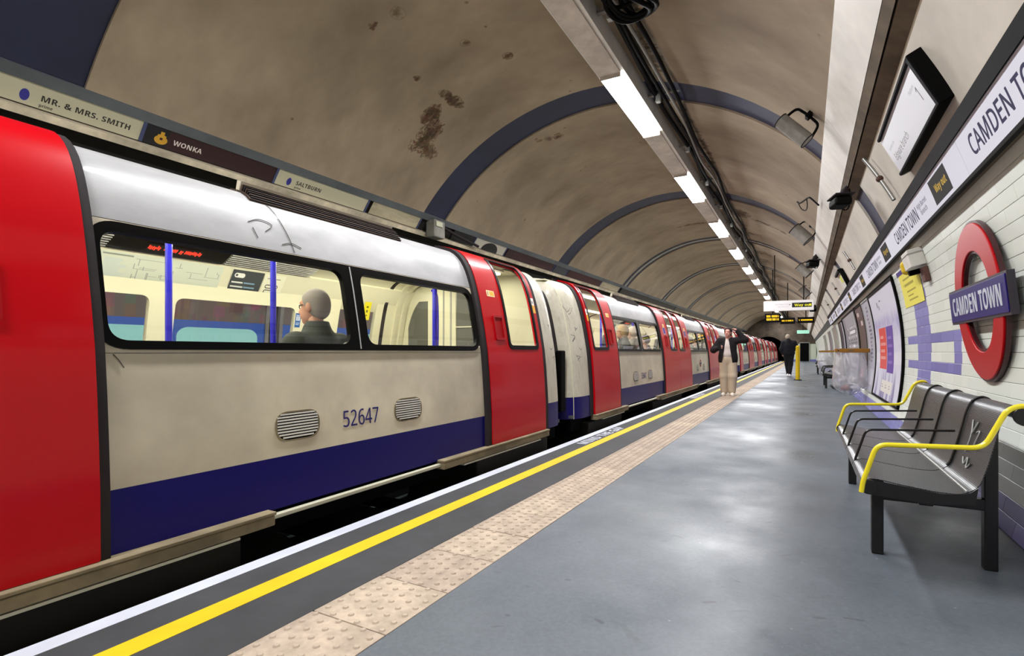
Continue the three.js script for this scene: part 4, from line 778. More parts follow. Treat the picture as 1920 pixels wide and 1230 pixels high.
function cctv(x, y, d, s, label) {
  const T = thing('security_camera', label, 'camera', 'cameras hung from the duct'); T.position.set(x, y, -d); T.scale.setScalar(s); T.rotation.y = 0.25;
  part('housing', new RoundedBoxGeometry(0.2, 0.12, 0.3, 2, 0.04), M.black, T);
  part('front_glass', new THREE.BoxGeometry(0.14, 0.08, 0.01).translate(0, 0, 0.15), M.frameBlack, T);
  part('lens_hood', new RoundedBoxGeometry(0.23, 0.02, 0.36, 1, 0.008).translate(0, 0.075, 0.02), M.rubber, T);
  part('bracket', [rod([new THREE.Vector3(0, 0.07, -0.04), new THREE.Vector3(0.05, 0.16, -0.06), new THREE.Vector3(0.1, 0.22, -0.06)], 0.025, 8), new THREE.SphereGeometry(0.055, 12, 8).translate(0.07, 0.15, -0.06)], M.rubber, T);
  part('lead', rod([new THREE.Vector3(0.02, 0.0, -0.15), new THREE.Vector3(0.12, -0.06, -0.17), new THREE.Vector3(0.16, 0.06, -0.12), new THREE.Vector3(0.13, 0.2, -0.08)], 0.01, 6), M.black, T);
}
cctv(0.38, 2.92, 7.75, 0.95, 'black security camera hanging under the duct near the blue rib');
cctv(0.16, 3.3, 15.6, 1.2, 'black security camera under the duct beyond the third loudspeaker');
cctv(0.3, 2.95, 27.5, 1.1, 'far security camera high on the wall beyond the frieze');
function speaker(A, B, d, rad, label, m) {
  const T = thing('loudspeaker', label, 'loudspeaker', 'loudspeakers by the duct');
  const a = V(A[0], A[1], d), b = V(B[0], B[1], d), len = a.distanceTo(b), q = new THREE.Quaternion().setFromUnitVectors(new THREE.Vector3(0, 1, 0), a.clone().sub(b).normalize()), mid = a.clone().lerp(b, 0.5);
  const put = g => g.applyQuaternion(q).translate(mid.x, mid.y, mid.z);
  part('barrel', put(new THREE.CylinderGeometry(rad, rad, len, 24)), m, T);
  for (const y of [len / 2, -len / 2]) part('rim', put(new THREE.TorusGeometry(rad, rad * 0.08, 6, 24).rotateX(Math.PI / 2).translate(0, y, 0)), M.rubber, T);
  const up = new THREE.Vector3(0.73, 0.68, 0);
  part('yoke', rod(bent([a.clone().lerp(b, 0.06).addScaledVector(up, rad), a.clone().lerp(b, 0.1).addScaledVector(up, rad + 0.12), a.clone().lerp(b, 0.9).addScaledVector(up, rad + 0.12), b.clone().addScaledVector(up, rad * 0.8)], 0.06), 0.016, 6), M.black, T);
  part('base_plate', new RoundedBoxGeometry(0.12, 0.05, 0.12, 1, 0.01).rotateZ(0.8).translate(mid.x + up.x * (rad + 0.15), mid.y + up.y * (rad + 0.15), mid.z), M.black, T);
}
speaker([-0.26, 3.83], [0.02, 3.53], 7.1, 0.085, 'silver cylinder loudspeaker nearest, fixed beside the duct over the dark rib', M.greyPaint);
speaker([-0.22, 3.80], [0.06, 3.5], 13.3, 0.13, 'second grey cylinder loudspeaker along the duct', M.greyPaint);
speaker([-0.18, 3.76], [0.1, 3.46], 18.9, 0.13, 'third grey cylinder loudspeaker along the duct', M.greyPaint);
speaker([-0.16, 3.74], [0.12, 3.44], 25.5, 0.13, 'fourth grey cylinder loudspeaker, farthest along the duct', M.greyPaint);
{
  const T = thing('loose_bracket', 'thin black bracket with a looped wire between the first two loudspeakers', 'bracket');
  part('arm', rod(bent([V(-0.13, 3.78, 10.9), V(-0.09, 3.72, 10.8), V(0.06, 3.66, 10.2), V(0.19, 3.46, 10.0)], 0.04), 0.014, 6), M.black, T);
  part('wire', rod([V(-0.11, 3.74, 10.85), V(-0.06, 3.62, 10.8), V(0.0, 3.56, 10.7), V(0.03, 3.6, 10.5), V(0.02, 3.66, 10.35)], 0.008, 6), M.black, T);
}
{ // small framed sign far along above the frieze
  const T = thing('small_wall_sign', 'small yellow sign in a dark bracket frame above the far frieze', 'sign');
  const q = onArc(2.7, 0.05), g = (w, h, l, x, y, m, n) => part(n, new RoundedBoxGeometry(w, h, l, 1, 0.005).translate(x, y, 0).rotateZ(0.42).translate(q[0], q[1], -14.3), m, T);
  g(0.03, 0.36, 1.1, 0, 0, M.duct, 'sign_plate'); g(0.032, 0.16, 0.4, -0.004, 0.04, MXyellow(), 'yellow_symbol'); g(0.08, 0.05, 1.2, -0.02, 0.2, M.black, 'upper_rail'); part('end_rail', new RoundedBoxGeometry(0.08, 0.42, 0.08, 1, 0.01).rotateZ(0.42).translate(q[0], q[1], -13.7), M.black, T);
}
function MXyellow() { return std({ color: 0xd9e03a, roughness: 0.5 }); }
// ---------------------------------------------------------------- hanging signs over the platform
{
  const T = thing('hanging_sign', 'white hanging sign with a yellow lettered black panel over the platform', 'sign');
  const sgn = canvas(1024, 256, (g, w, h) => { g.fillStyle = '#e9e6e6'; g.fillRect(0, 0, w, h); g.fillStyle = '#9a9aa6'; g.font = '52px sans-serif'; g.fillText('1', 120, 130); g.fillText('Northern line', 240, 110); g.font = '40px sans-serif'; g.fillText('Northbound', 300, 170); g.fillStyle = '#7b7b8a'; g.beginPath(); g.arc(545, 110, 14, 0, 7); g.fill(); g.fillStyle = '#12120a'; g.fillRect(590, 60, 400, 120); g.fillStyle = '#f2ee30'; g.font = 'bold 88px sans-serif'; g.fillText('Way out', 640, 152); g.beginPath(); g.arc(952, 122, 26, 0, 7); g.fill(); });
  part('sign_face', new THREE.PlaneGeometry(1.62, 0.36).translate(-0.55, 2.77, -21.945), std({ map: sgn, roughness: 0.5, emissive: 0xffffff, emissiveMap: sgn, emissiveIntensity: 0.35 }), T);
  part('sign_case', [bx(-1.37, 0.27, 2.58, 2.96, 21.95, 22.1, 0.01)], M.duct, T);
  for (const [x, t] of [[-1.0, 4.66], [-0.05, 3.95]]) part('drop_rod', rod([V(x, 2.96, 22.02), V(x, 3.4, 22.02), V(x, t, 22.02)], 0.02, 6), M.black, T);
  const led = (n, label, x0, x1, y0, y1, d, two) => {
    const S = thing('dot_matrix_display', label, 'display', 'train indicators'); seed = 60 + n;
    const tx = canvas(256, 96, (g, w, h) => { g.fillStyle = '#000'; g.fillRect(0, 0, w, h); g.fillStyle = '#fff'; for (const y of two ? [14, 54] : [34]) for (let x = 10; x < 240; x += 11) if (rnd() < 0.86) { g.fillRect(x, y, 8, 9); g.fillRect(x + rr_(0, 4), y + 12, 8, 14); } });
    part('screen', new THREE.PlaneGeometry(x1 - x0 - 0.08, y1 - y0 - 0.06).translate((x0 + x1) / 2, (y0 + y1) / 2, -d + 0.105), std({ color: 0x050403, emissive: 0xffc21c, emissiveMap: tx, emissiveIntensity: 2.2 }), S);
    part('case', bx(x0, x1, y0, y1, d - 0.1, d + 0.1, 0.02), M.black, S); part('drop_rod', rod([V((x0 + x1) / 2, y1, d), V((x0 + x1) / 2, 3.2, d), V((x0 + x1) / 2, YC + Math.sqrt(R * R - ((x0 + x1) / 2 - XC) ** 2) - 0.01, d)], 0.025, 6), M.black, S);
  };
  led(1, 'amber two-line train indicator hung below the white sign', -1.62, -0.98, 2.42, 2.82, 27, true);
  led(2, 'amber single-line train indicator beside the two-line one', -1.1, -0.45, 2.48, 2.78, 30, false);
  led(3, 'small amber train indicator beside the duct end', -0.35, 0.4, 2.55, 2.85, 31, false);
  const X = thing('exit_sign', 'small pale green lit exit sign by the end door', 'sign'); part('panel', bx(-0.75, 0.35, 2.95, 3.3, 62, 62.12, 0.04), std({ color: 0x9fdcc4, emissive: 0x9fdcc4, emissiveIntensity: 0.5 }), X); part('drop_rod', rod([V(-0.2, 3.3, 62.06), V(-0.2, 3.7, 62.06), V(-0.2, 4.0, 62.06)], 0.03, 6), M.black, X);
}
// yellow post standing on the platform
{
  const T = thing('yellow_post', 'tall yellow post standing on the platform beside the person in black', 'post'); T.position.set(-0.25, 0, -22.8);
  part('shaft', new THREE.CylinderGeometry(0.07, 0.075, 1.25, 20).translate(0, 0.625, 0), M.yellow, T); part('cap', new THREE.SphereGeometry(0.07, 20, 8, 0, 6.3, 0, 1.57).translate(0, 1.25, 0), M.yellow, T); part('base', new THREE.CylinderGeometry(0.13, 0.14, 0.03, 20).translate(0, 0.015, 0), M.rubber, T);
}
// ---------------------------------------------------------------- benches
const perforated = (() => { const t = canvas(256, 256, (g, w, h) => { g.fillStyle = '#fff'; g.fillRect(0, 0, w, h); g.fillStyle = '#000'; for (let y = 0; y < 16; y++) for (let x = 0; x < 16; x++) { g.beginPath(); g.arc(x * 16 + (y % 2 ? 12 : 4), y * 16 + 8, 5, 0, 7); g.fill(); } }); t.colorSpace = THREE.NoColorSpace; t.wrapS = t.wrapT = THREE.RepeatWrapping; return rep(t, 9, 9); })();
const perfColor = (() => { const t = canvas(256, 256, (g, w, h) => { g.fillStyle = '#5e5f62'; g.fillRect(0, 0, w, h); g.fillStyle = '#121213'; for (let y = 0; y < 16; y++) for (let x = 0; x < 16; x++) { g.beginPath(); g.arc(x * 16 + (y % 2 ? 12 : 4), y * 16 + 8, 5, 0, 7); g.fill(); } }); t.wrapS = t.wrapT = THREE.RepeatWrapping; return rep(t, 9, 9); })();
const MB = { shell: std({ map: perfColor, metalness: 0.85, roughness: 0.33, bumpMap: perforated, bumpScale: 0.0015 }), edge: std({ color: 0x55544f, metalness: 0.85, roughness: 0.25 }), leg: std({ color: 0x0a0a0a, roughness: 0.45 }), arm: std({ color: 0x080808, roughness: 0.35 }), yellow: phy({ color: 0xf2e01a, roughness: 0.4, clearcoat: 0.4 }) };
function makeBench(armM) {
  const B = new THREE.Group(), L = 2.29;
  const prof = new THREE.CatmullRomCurve3([[0.262, 0.372], [0.242, 0.395], [0.25, 0.432], [0.285, 0.446], [0.42, 0.428], [0.56, 0.412], [0.64, 0.418], [0.69, 0.452], [0.715, 0.52], [0.745, 0.64], [0.775, 0.765], [0.80, 0.812], [0.84, 0.826], [0.875, 0.8], [0.882, 0.76]].map(p => new THREE.Vector3(p[0], p[1], 0)), false, 'centripetal').getSpacedPoints(46);
  const sheet = (z0, z1) => { // closed thin sheet following the profile
    const n = prof.length, t = 0.004, off = prof.map((p, i) => { const a = prof[Math.max(0, i - 1)], b = prof[Math.min(n - 1, i + 1)], dx = b.x - a.x, dy = b.y - a.y, l = Math.hypot(dx, dy); return [p.x + dy / l * t, p.y - dx / l * t]; });
    const s = new THREE.Shape([...prof.map(p => new THREE.Vector2(p.x, p.y)), ...off.reverse().map(p => new THREE.Vector2(...p))]);
    const g = new THREE.ExtrudeGeometry(s, { depth: z1 - z0, bevelEnabled: false }).translate(0, 0, -z1);
    const p = g.attributes.position, uv = g.attributes.uv; // uv by length along the profile
    for (let i = 0; i < p.count; i++) { let best = 9, bi = 0; for (let k = 0; k < n; k++) { const e = (prof[k].x - p.getX(i)) ** 2 + (prof[k].y - p.getY(i)) ** 2; if (e < best) { best = e; bi = k; } } uv.setXY(i, -p.getZ(i), bi * 0.02); }
    return toCreasedNormals(g, 0.5);
  };
  const w = (L - 0.04) / 4;
  for (let k = 0; k < 4; k++) part('seat_shell', sheet(0.02 + k * w + 0.008, 0.02 + (k + 1) * w - 0.008), MB.shell, B);
  part('front_tube', new THREE.CylinderGeometry(0.02, 0.02, L, 14).rotateX(Math.PI / 2).translate(0.268, 0.408, -L / 2), MB.edge, B);
  part('back_tube', new THREE.CylinderGeometry(0.022, 0.022, L, 14).rotateX(Math.PI / 2).translate(0.85, 0.785, -L / 2), MB.edge, B);
  part('crease_bar', new THREE.CylinderGeometry(0.007, 0.007, L - 0.06, 8).rotateX(Math.PI / 2).translate(0.655, 0.425, -L / 2), M.steel, B);
  const P = (x, y, z) => new THREE.Vector3(x, y, -z);
  for (const z of [0, L]) {
    const pts = bent([P(0.242, 0.38, z), P(0.248, 0.43, z), P(0.305, 0.62, z), P(0.705, 0.636, z), P(0.785, 0.815, z), P(0.85, 0.84, z), P(0.885, 0.78, z)], 0.045, 6);
    part('end_armrest', tube(pts, 0.0115, 90, 10), armM, B);
    part('end_cap', new THREE.CylinderGeometry(0.036, 0.036, 0.02, 18).rotateX(Math.PI / 2).translate(0.272, 0.408, -(z ? L - 0.008 : 0.008)), MB.leg, B); part('end_cap', new THREE.CylinderGeometry(0.042, 0.042, 0.02, 18).rotateX(Math.PI / 2).translate(0.848, 0.785, -(z ? L - 0.008 : 0.008)), MB.leg, B);
    // flat end plate under the seat edge
    const s = new THREE.Shape(); s.moveTo(0.27, 0.37); s.lineTo(0.29, 0.44); s.lineTo(0.56, 0.406); s.lineTo(0.66, 0.42); s.lineTo(0.69, 0.45); s.lineTo(0.68, 0.37); s.lineTo(0.5, 0.352); s.closePath();
    part('end_plate', new THREE.ExtrudeGeometry(s, { depth: 0.01, bevelEnabled: false }).translate(0, 0, -(z ? L - 0.015 : 0.025)), MB.leg, B);
  }
  for (let k = 1; k < 4; k++) {
    const z = 0.02 + k * w;
    const a = part('armrest', tube(bent([P(0.252, 0.39, z), P(0.256, 0.44, z), P(0.31, 0.618, z), P(0.715, 0.64, z)], 0.035, 6), 0.0065, 60, 8), MB.arm, B);
    part('seat_divider', tube(prof.slice(23).map(p => P(p.x - 0.004, p.y + 0.004, z)), 0.0065, 60, 8), MB.arm, a);
  }
  for (const z of [0.3, 2.0]) {
    for (const [x0, x1, top] of [[0.308, 0.362, 0.4], [0.768, 0.822, 0.72]]) part('leg', bx(x0, x1, 0, top, z - 0.03, z + 0.03, 0.006), MB.leg, B);
    part('cross_bar', bx(0.33, 0.8, 0.29, 0.345, z - 0.028, z + 0.028, 0.006), MB.leg, B);
  }
  part('long_beam', bx(0.50, 0.56, 0.30, 0.36, 0.2, 2.1, 0.006), MB.leg, B);
  return B;
}
{
  const b = makeBench(MB.yellow), plain = makeBench(MB.arm);
  [[b, 0, 3.13, 'nearest steel bench with bright yellow end armrests beside the roundel'], [plain, 0.2, 17.9, 'second bench, dark and low, just beyond the clear rubbish sack'], [plain.clone(), 0.2, 29, 'farthest small bench beyond the second bench']].forEach(([o, x, d, label]) => { o.name = numbered('bench'); o.position.set(x, 0, -d); scene.add(o); tag(o, label, 'bench', 'platform benches'); });
  // chalky scrawl on the end seat back
  for (const l of [[[0, 0.1], [0.04, 0.03], [0.03, -0.06]], [[0.1, 0.1], [0.04, 0.03]], [[0.12, 0.05], [0.16, 0.06], [0.14, -0.02], [0.18, -0.03]], [[0.02, -0.09], [0.06, -0.12], [0.1, -0.08], [0.12, -0.13], [0.17, -0.1]]]) part('chalk_stroke', rod(l.map(([z, y]) => new THREE.Vector3(0.7345 + (y) * 0.24, 0.62 + y, -(0.42 - z))), 0.004, 5), M.innerGrey, b);
}
// ---------------------------------------------------------------- rubbish sack on a wall ring
function wasteSack(d, label, s) {
  const T = thing('rubbish_sack', label, 'rubbish sack', 'clear sacks on wall rings'); T.position.set(0.8, 0, -d); T.scale.set(1, 1, 1);
  part('hoop', new THREE.TorusGeometry(0.25, 0.018, 8, 30).rotateX(Math.PI / 2).scale(1, 1, 1.15).translate(0, 1.1, 0), M.ductBeige, T);
  part('hoop_band', [new RoundedBoxGeometry(0.05, 0.07, 0.5, 1, 0.01).translate(-0.24, 1.1, 0), new RoundedBoxGeometry(0.5, 0.08, 0.04, 1, 0.01).translate(0.05, 1.1, 0.28)], std({ color: 0x9a6a1c, roughness: 0.45, metalness: 0.3 }), T);
  part('wall_arm', new RoundedBoxGeometry(0.14, 0.08, 0.1, 1, 0.01).translate(0.27, 1.1, 0.0), std({ color: 0x8a5a16, roughness: 0.45 }), T);
  const n = 40, m = 22, pos = [], idx = [], uv = [];
  for (let j = 0; j <= m; j++) for (let i = 0; i <= n; i++) {
    const t = j / m, a = i / n * 6.2832, w = 0.235 + 0.06 * Math.sin(t * 2.6) - 0.2 * Math.max(0, t - 0.85) / 0.15 * 0.9, cr = 0.014 * Math.sin(a * 9 + t * 7) + 0.01 * Math.sin(a * 17 - t * 11) * t;
    const y = 1.1 - 0.9 * t + 0.02 * Math.sin(a * 3) * t; pos.push(Math.cos(a) * (w + cr), Math.max(y, 0.19), Math.sin(a) * (w + cr) * 1.15); uv.push(i / n, t);
  }
  for (let j = 0; j < m; j++) for (let i = 0; i < n; i++) { const p = j * (n + 1) + i, q = p + n + 1; idx.push(p, p + 1, q, q, p + 1, q + 1); }
  const g = new THREE.BufferGeometry(); g.setAttribute('position', new THREE.Float32BufferAttribute(pos, 3)); g.setAttribute('uv', new THREE.Float32BufferAttribute(uv, 2)); g.setIndex(idx); g.computeVertexNormals();
  part('sack', g, phy({ color: 0xf2f2f6, roughness: 0.2, transmission: 0.72, thickness: 0 }), T);
  return T;
}
wasteSack(12.9, 'clear plastic rubbish sack hanging from a brown ring on the wall');
wasteSack(28, 'far clear rubbish sack on a wall ring behind the second bench');
{ // litter in the nearest sack
  seed = 91; const kinds = [['crumpled_paper', 'white crumpled paper in the nearest rubbish sack', 0xe8e8ee], ['drink_cup', 'pale paper cup in the nearest rubbish sack', 0xd8d2cc], ['snack_wrapper', 'reddish snack wrapper in the nearest rubbish sack', 0x8a4a4c], ['newspaper_wad', 'grey newspaper wad in the nearest rubbish sack', 0x9a9a9c], ['crisp_packet', 'dark crisp packet in the nearest rubbish sack', 0x4a4a52]];
  kinds.forEach(([n, l, c], k) => { const g = new THREE.IcosahedronGeometry(0.075, 2), p = g.attributes.position; for (let i = 0; i < p.count; i++) { const f = 1 + 0.35 * Math.sin(p.getX(i) * 60 + k) * Math.sin(p.getY(i) * 47 + p.getZ(i) * 53); p.setXYZ(i, p.getX(i) * f, p.getY(i) * f * 0.8, p.getZ(i) * f); } g.computeVertexNormals(); const a = k / 5 * 6.28; g.translate(0.8 + 0.1 * Math.cos(a), 0.34 + (k % 2) * 0.17, -12.9 + 0.11 * Math.sin(a)); one(n, g, std({ color: c, roughness: 0.7 }), l, 'litter', 'litter in the clear sack'); });
}
// ---------------------------------------------------------------- advertising strip over the train
{
  const strip = (name, label, d0, d1, tex, cat = 'advertisement') => { const r = R - 0.02, T = thing(name, label, cat, 'cross-track advertising strip'); part('print', sectorL(r, r + 0.01, 3.385, 3.572, d0, d1, tex), tex, T); part('divider', sector(r - 0.008, R + 0.02, aL(3.572, r), aL(3.385, r), d1, d1 + 0.035, 2), std({ color: 0x3c4468, roughness: 0.6 }), T); };
  function sectorL(r0, r1, y0, y1, d0, d1) { const g = sector(r0, r1, aL(y1, r0), aL(y0, r0), d0, d1, 4, true), uv = g.attributes.uv; for (let i = 0; i < uv.count; i++) uv.setXY(i, 1 - uv.getX(i), 1 - uv.getY(i)); return g; }
  const tx = (w, h, f) => std({ map: canvas(w, h, f), roughness: 0.6 });
  const pale = (t, sub, x0, sc, cx, sd) => (g, w, h) => { seed = sd; g.fillStyle = '#b9b49a'; g.fillRect(0, 0, w, h); g.fillStyle = '#2d2a86'; g.beginPath(); g.ellipse(cx, h * 0.62, h * 0.17, h * 0.24, 0, 0, 7); g.fill(); g.fillStyle = '#1d1a17'; g.font = 'bold ' + Math.round(h * 0.34) + 'px sans-serif'; g.save(); g.translate(x0, h * 0.68); g.scale((sc - x0) / g.measureText(t).width, 1); g.fillText(t, 0, 0); g.restore(); g.font = 'bold ' + Math.round(h * 0.18) + 'px sans-serif'; g.fillText(sub, x0, h * 0.92); };
  strip('strip_poster', 'cream strip advert with a blue dot and long black film title', 1.2, 3.12, tx(1024, 112, pale('MR. & MRS. SMITH', 'prime', 562, 972, 500, 1)));
  strip('strip_poster', 'dark maroon strip advert with a gold emblem between two cream ones', 3.16, 4.78, tx(1024, 128, (g, w, h) => { g.fillStyle = '#2a0c10'; g.fillRect(0, 0, w, h); g.fillStyle = '#0c0a12'; g.fillRect(0, 0, 150, h); g.fillStyle = '#c8962a'; g.beginPath(); g.ellipse(108, 84, 44, 28, 0, 0, 7); g.fill(); g.fillRect(80, 52, 56, 40); g.fillRect(95, 32, 26, 26); g.fillStyle = '#2a0c10'; g.fillRect(99, 70, 18, 14); g.fillStyle = '#d9cfc8'; g.font = 'bold 44px sans-serif'; g.save(); g.translate(190, 90); g.scale(208 / g.measureText('WONKA').width, 1); g.fillText('WONKA', 0, 0); g.restore(); }));
  strip('strip_poster', 'cream strip advert with a blue dot and one short black title', 4.82, 6.5, tx(1024, 128, pale('SALTBURN', 'prime', 190, 463, 122, 2)));
  const plain = c => std({ ...mot(c, 24, 0.6, 0.6), roughness: 0.7 });
  strip('strip_poster', 'plain cream strip panel before the dark rib over the train', 6.62, 7.85, plain([176, 166, 140]), 'panel');
  strip('strip_poster', 'black strip panel just after the dark rib over the train', 8.95, 9.75, plain([24, 22, 24]), 'panel');
  strip('strip_poster', 'white strip panel with a black half disc over the train', 9.8, 11.1, tx(256, 64, (g, w, h) => { g.fillStyle = '#b8b2a6'; g.fillRect(0, 0, w, h); g.fillStyle = '#121214'; g.beginPath(); g.ellipse(130, 60, 66, 52, 0, 0, 7); g.fill(); }), 'panel');
  strip('strip_poster', 'long dark maroon strip panel over the second train car', 11.2, 13.9, plain([52, 24, 26]), 'panel');
  strip('strip_poster', 'grey strip panel beside the second dark rib over the train', 14.0, 14.9, plain([60, 62, 68]), 'panel');
  strip('strip_poster', 'deep red strip panel beyond the second dark rib', 15.0, 17.9, plain([58, 20, 24]), 'panel');
  strip('strip_poster', 'pale cream strip panel far along over the train', 18.0, 20.0, plain([166, 156, 132]), 'panel');
  strip('strip_poster', 'dark grey strip panel far along beyond the third rib', 20.3, 30, plain([50, 46, 44]), 'panel');
  strip('strip_poster', 'farthest brown grey strip panel over the train', 30.2, 66, plain([84, 76, 66]), 'panel');
  const J = thing('junction_box', 'dark metal junction box with pipes on the far wall below the rib', 'box'); const q = R - 0.13, a = aL(3.42, q), jx = XC + q * Math.cos(a), jy = YC + q * Math.sin(a);
  part('case', new RoundedBoxGeometry(0.22, 0.34, 0.34, 1, 0.03).translate(jx, jy, -8.25), M.greyPaint, J); part('lid', new RoundedBoxGeometry(0.04, 0.1, 0.2, 1, 0.01).translate(jx + 0.12, jy + 0.08, -8.2), M.rail, J); part('pipe', rod([V(jx, jy + 0.1, 8.45), V(jx, jy + 0.02, 9), V(jx - 0.02, jy - 0.05, 9.8)], 0.03, 8), M.rubber, J);
  // large posters across the track, seen through the train windows
  const big = (name, label, d0, d1, y0, y1, map) => { const r = R - 0.02, T = thing(name, label, 'poster', 'cross-track posters'); part('print', sectorL(r, r + 0.01, y0, y1, d0, d1), std({ map, roughness: 0.5 }), T); part('frame', [sector(r - 0.02, R + 0.02, aL(y1 + 0.05), aL(y0 - 0.05), d0 - 0.06, d0, 8), sector(r - 0.02, R + 0.02, aL(y1 + 0.05), aL(y0 - 0.05), d1, d1 + 0.06, 8)], M.greyPaint, T); };
  const cyan = sd => canvas(512, 384, (g, w, h) => { seed = sd; g.fillStyle = '#6f655c'; g.fillRect(0, 0, w, h); for (let k = 0; k < 90; k++) { g.fillStyle = `rgba(${80 + rnd() * 90},${60 + rnd() * 70},${60 + rnd() * 60},0.4)`; g.fillRect(rnd() * w, rnd() * 190, rr_(6, 40), rr_(20, 90)); } g.fillStyle = '#3f66b8'; g.fillRect(0, 196, w, 188); g.fillStyle = '#a9ece0'; g.beginPath(); g.roundRect(24, 218, 210, 240, 30); g.fill(); g.beginPath(); g.roundRect(270, 218, 220, 240, 30); g.fill(); });
  big('track_poster', 'blue and pale turquoise poster seen through the nearest train windows', 2.5, 5.2, 0.7, 2.3, cyan(14));
  big('track_poster', 'second blue and turquoise poster behind the train car end', 5.5, 8.2, 0.7, 2.3, cyan(15));
}
// ---------------------------------------------------------------- people
// surface nets over a distance field
function nets(f, lo, hi, cell) {
  const n = [0, 1, 2].map(k => Math.ceil((hi[k] - lo[k]) / cell) + 1), [nx, ny, nz] = n, F = new Float32Array(nx * ny * nz);
  for (let k = 0, i = 0; k < nz; k++) for (let j = 0; j < ny; j++) for (let x = 0; x < nx; x++, i++) F[i] = f(lo[0] + x * cell, lo[1] + j * cell, lo[2] + k * cell);
  const id = new Int32Array(nx * ny * nz).fill(-1), pos = [], idx = [], at = (x, y, z) => x + nx * (y + ny * z);
  for (let z = 0; z < nz - 1; z++) for (let y = 0; y < ny - 1; y++) for (let x = 0; x < nx - 1; x++) {
    let c = 0, sx = 0, sy = 0, sz = 0; const v = []; for (let q = 0; q < 8; q++) v.push(F[at(x + (q & 1), y + ((q >> 1) & 1), z + (q >> 2))]);
    let neg = 0; for (const a of v) if (a < 0) neg++; if (!neg || neg === 8) continue;
    for (const [a, b] of EDGES) if ((v[a] < 0) !== (v[b] < 0)) { const t = v[a] / (v[a] - v[b]); sx += (a & 1) + t * ((b & 1) - (a & 1)); sy += ((a >> 1) & 1) + t * (((b >> 1) & 1) - ((a >> 1) & 1)); sz += (a >> 2) + t * ((b >> 2) - (a >> 2)); c++; }
    id[at(x, y, z)] = pos.length / 3; pos.push(lo[0] + (x + sx / c) * cell, lo[1] + (y + sy / c) * cell, lo[2] + (z + sz / c) * cell);
  }
  const quad = (a, b, c, d, flip) => { if (a < 0 || b < 0 || c < 0 || d < 0) return; if (flip) idx.push(a, c, b, a, d, c); else idx.push(a, b, c, a, c, d); };
  for (let z = 1; z < nz - 1; z++) for (let y = 1; y < ny - 1; y++) for (let x = 1; x < nx - 1; x++) {
    const s = F[at(x, y, z)] < 0;
    if (s !== F[at(x + 1, y, z)] < 0) quad(id[at(x, y - 1, z - 1)], id[at(x, y, z - 1)], id[at(x, y, z)], id[at(x, y - 1, z)], !s);
    if (s !== F[at(x, y + 1, z)] < 0) quad(id[at(x - 1, y, z - 1)], id[at(x - 1, y, z)], id[at(x, y, z)], id[at(x, y, z - 1)], !s);
    if (s !== F[at(x, y, z + 1)] < 0) quad(id[at(x - 1, y - 1, z)], id[at(x, y - 1, z)], id[at(x, y, z)], id[at(x - 1, y, z)], !s);
  }
  const g = new THREE.BufferGeometry(); g.setAttribute('position', new THREE.Float32BufferAttribute(pos, 3)); g.setIndex(idx); g.computeVertexNormals();
  return g;
}
const EDGES = []; for (let a = 0; a < 8; a++) for (const k of [1, 2, 4]) if (!(a & k)) EDGES.push([a, a | k]);
const smin = (a, b, k) => { const h = Math.max(k - Math.abs(a - b), 0) / k; return Math.min(a, b) - h * h * k * 0.25; };
// tapered capsule from A to B, and ellipsoid
const cap = (A, B, ra, rb) => { const d = [B[0] - A[0], B[1] - A[1], B[2] - A[2]], dd = d[0] ** 2 + d[1] ** 2 + d[2] ** 2; return (x, y, z) => { const t = Math.max(0, Math.min(1, ((x - A[0]) * d[0] + (y - A[1]) * d[1] + (z - A[2]) * d[2]) / dd)); return Math.hypot(x - A[0] - t * d[0], y - A[1] - t * d[1], z - A[2] - t * d[2]) - ra - (rb - ra) * t; }; };
const ell = (C, r) => (x, y, z) => { const a = (x - C[0]) / r[0], b = (y - C[1]) / r[1], c = (z - C[2]) / r[2], k0 = Math.hypot(a, b, c), k1 = Math.hypot(a / r[0], b / r[1], c / r[2]); return k1 < 1e-9 ? -Math.min(...r) : k0 * (k0 - 1) / k1; };
const union = (list, k = 0.03) => (x, y, z) => { let v = 9; for (const f of list) v = smin(v, f(x, y, z), k); return v; };
const sub = (f, g) => (x, y, z) => Math.max(f(x, y, z), -g(x, y, z));
const shift = (f, o) => (x, y, z) => f(x - o[0], y - o[1], z - o[2]);
const chain = (pts, rs) => pts.slice(1).map((p, i) => cap(pts[i], p, rs[i], rs[i + 1]));
// head with its centre at the origin, face towards +z
const headF = union([ell([0, 0.025, -0.012], [0.076, 0.094, 0.096]), ell([0, -0.048, 0.028], [0.056, 0.074, 0.064]), cap([0, 0.0, 0.086], [0, -0.034, 0.104], 0.009, 0.015), cap([-0.02, -0.066, 0.083], [0.02, -0.066, 0.083], 0.009, 0.009), ell([0, -0.102, 0.06], [0.026, 0.02, 0.024]), ell([-0.078, -0.01, -0.008], [0.012, 0.034, 0.02]), ell([0.078, -0.01, -0.008], [0.012, 0.034, 0.02]), cap([-0.034, 0.026, 0.075], [0.034, 0.026, 0.075], 0.012, 0.012)], 0.022);
const hairF = (grow, low) => (x, y, z) => Math.max(union([ell([0, 0.03, -0.016], [0.078 + grow, 0.094 + grow, 0.098 + grow]), ell([0, -0.02, -0.05], [0.066 + grow, low, 0.055 + grow])], 0.03)(x, y, z), 0.84 * z - 0.54 * y - 0.02, Math.abs(x) > 0.074 ? 0.02 - Math.abs(y + 0.01) + 0.03 * (z < -0.02) * -1 : -1);
const skinM = c => std({ color: c, roughness: 0.55 });
const cloth = (c, k = 16) => std({ ...mot(c, k, 3, 3), roughness: 0.95 });
function faceParts(parent, at, turn, s = 1) {
  const h = new THREE.Group(); h.position.set(...at); h.rotation.set(...turn); h.scale.setScalar(s);
  return h;
}
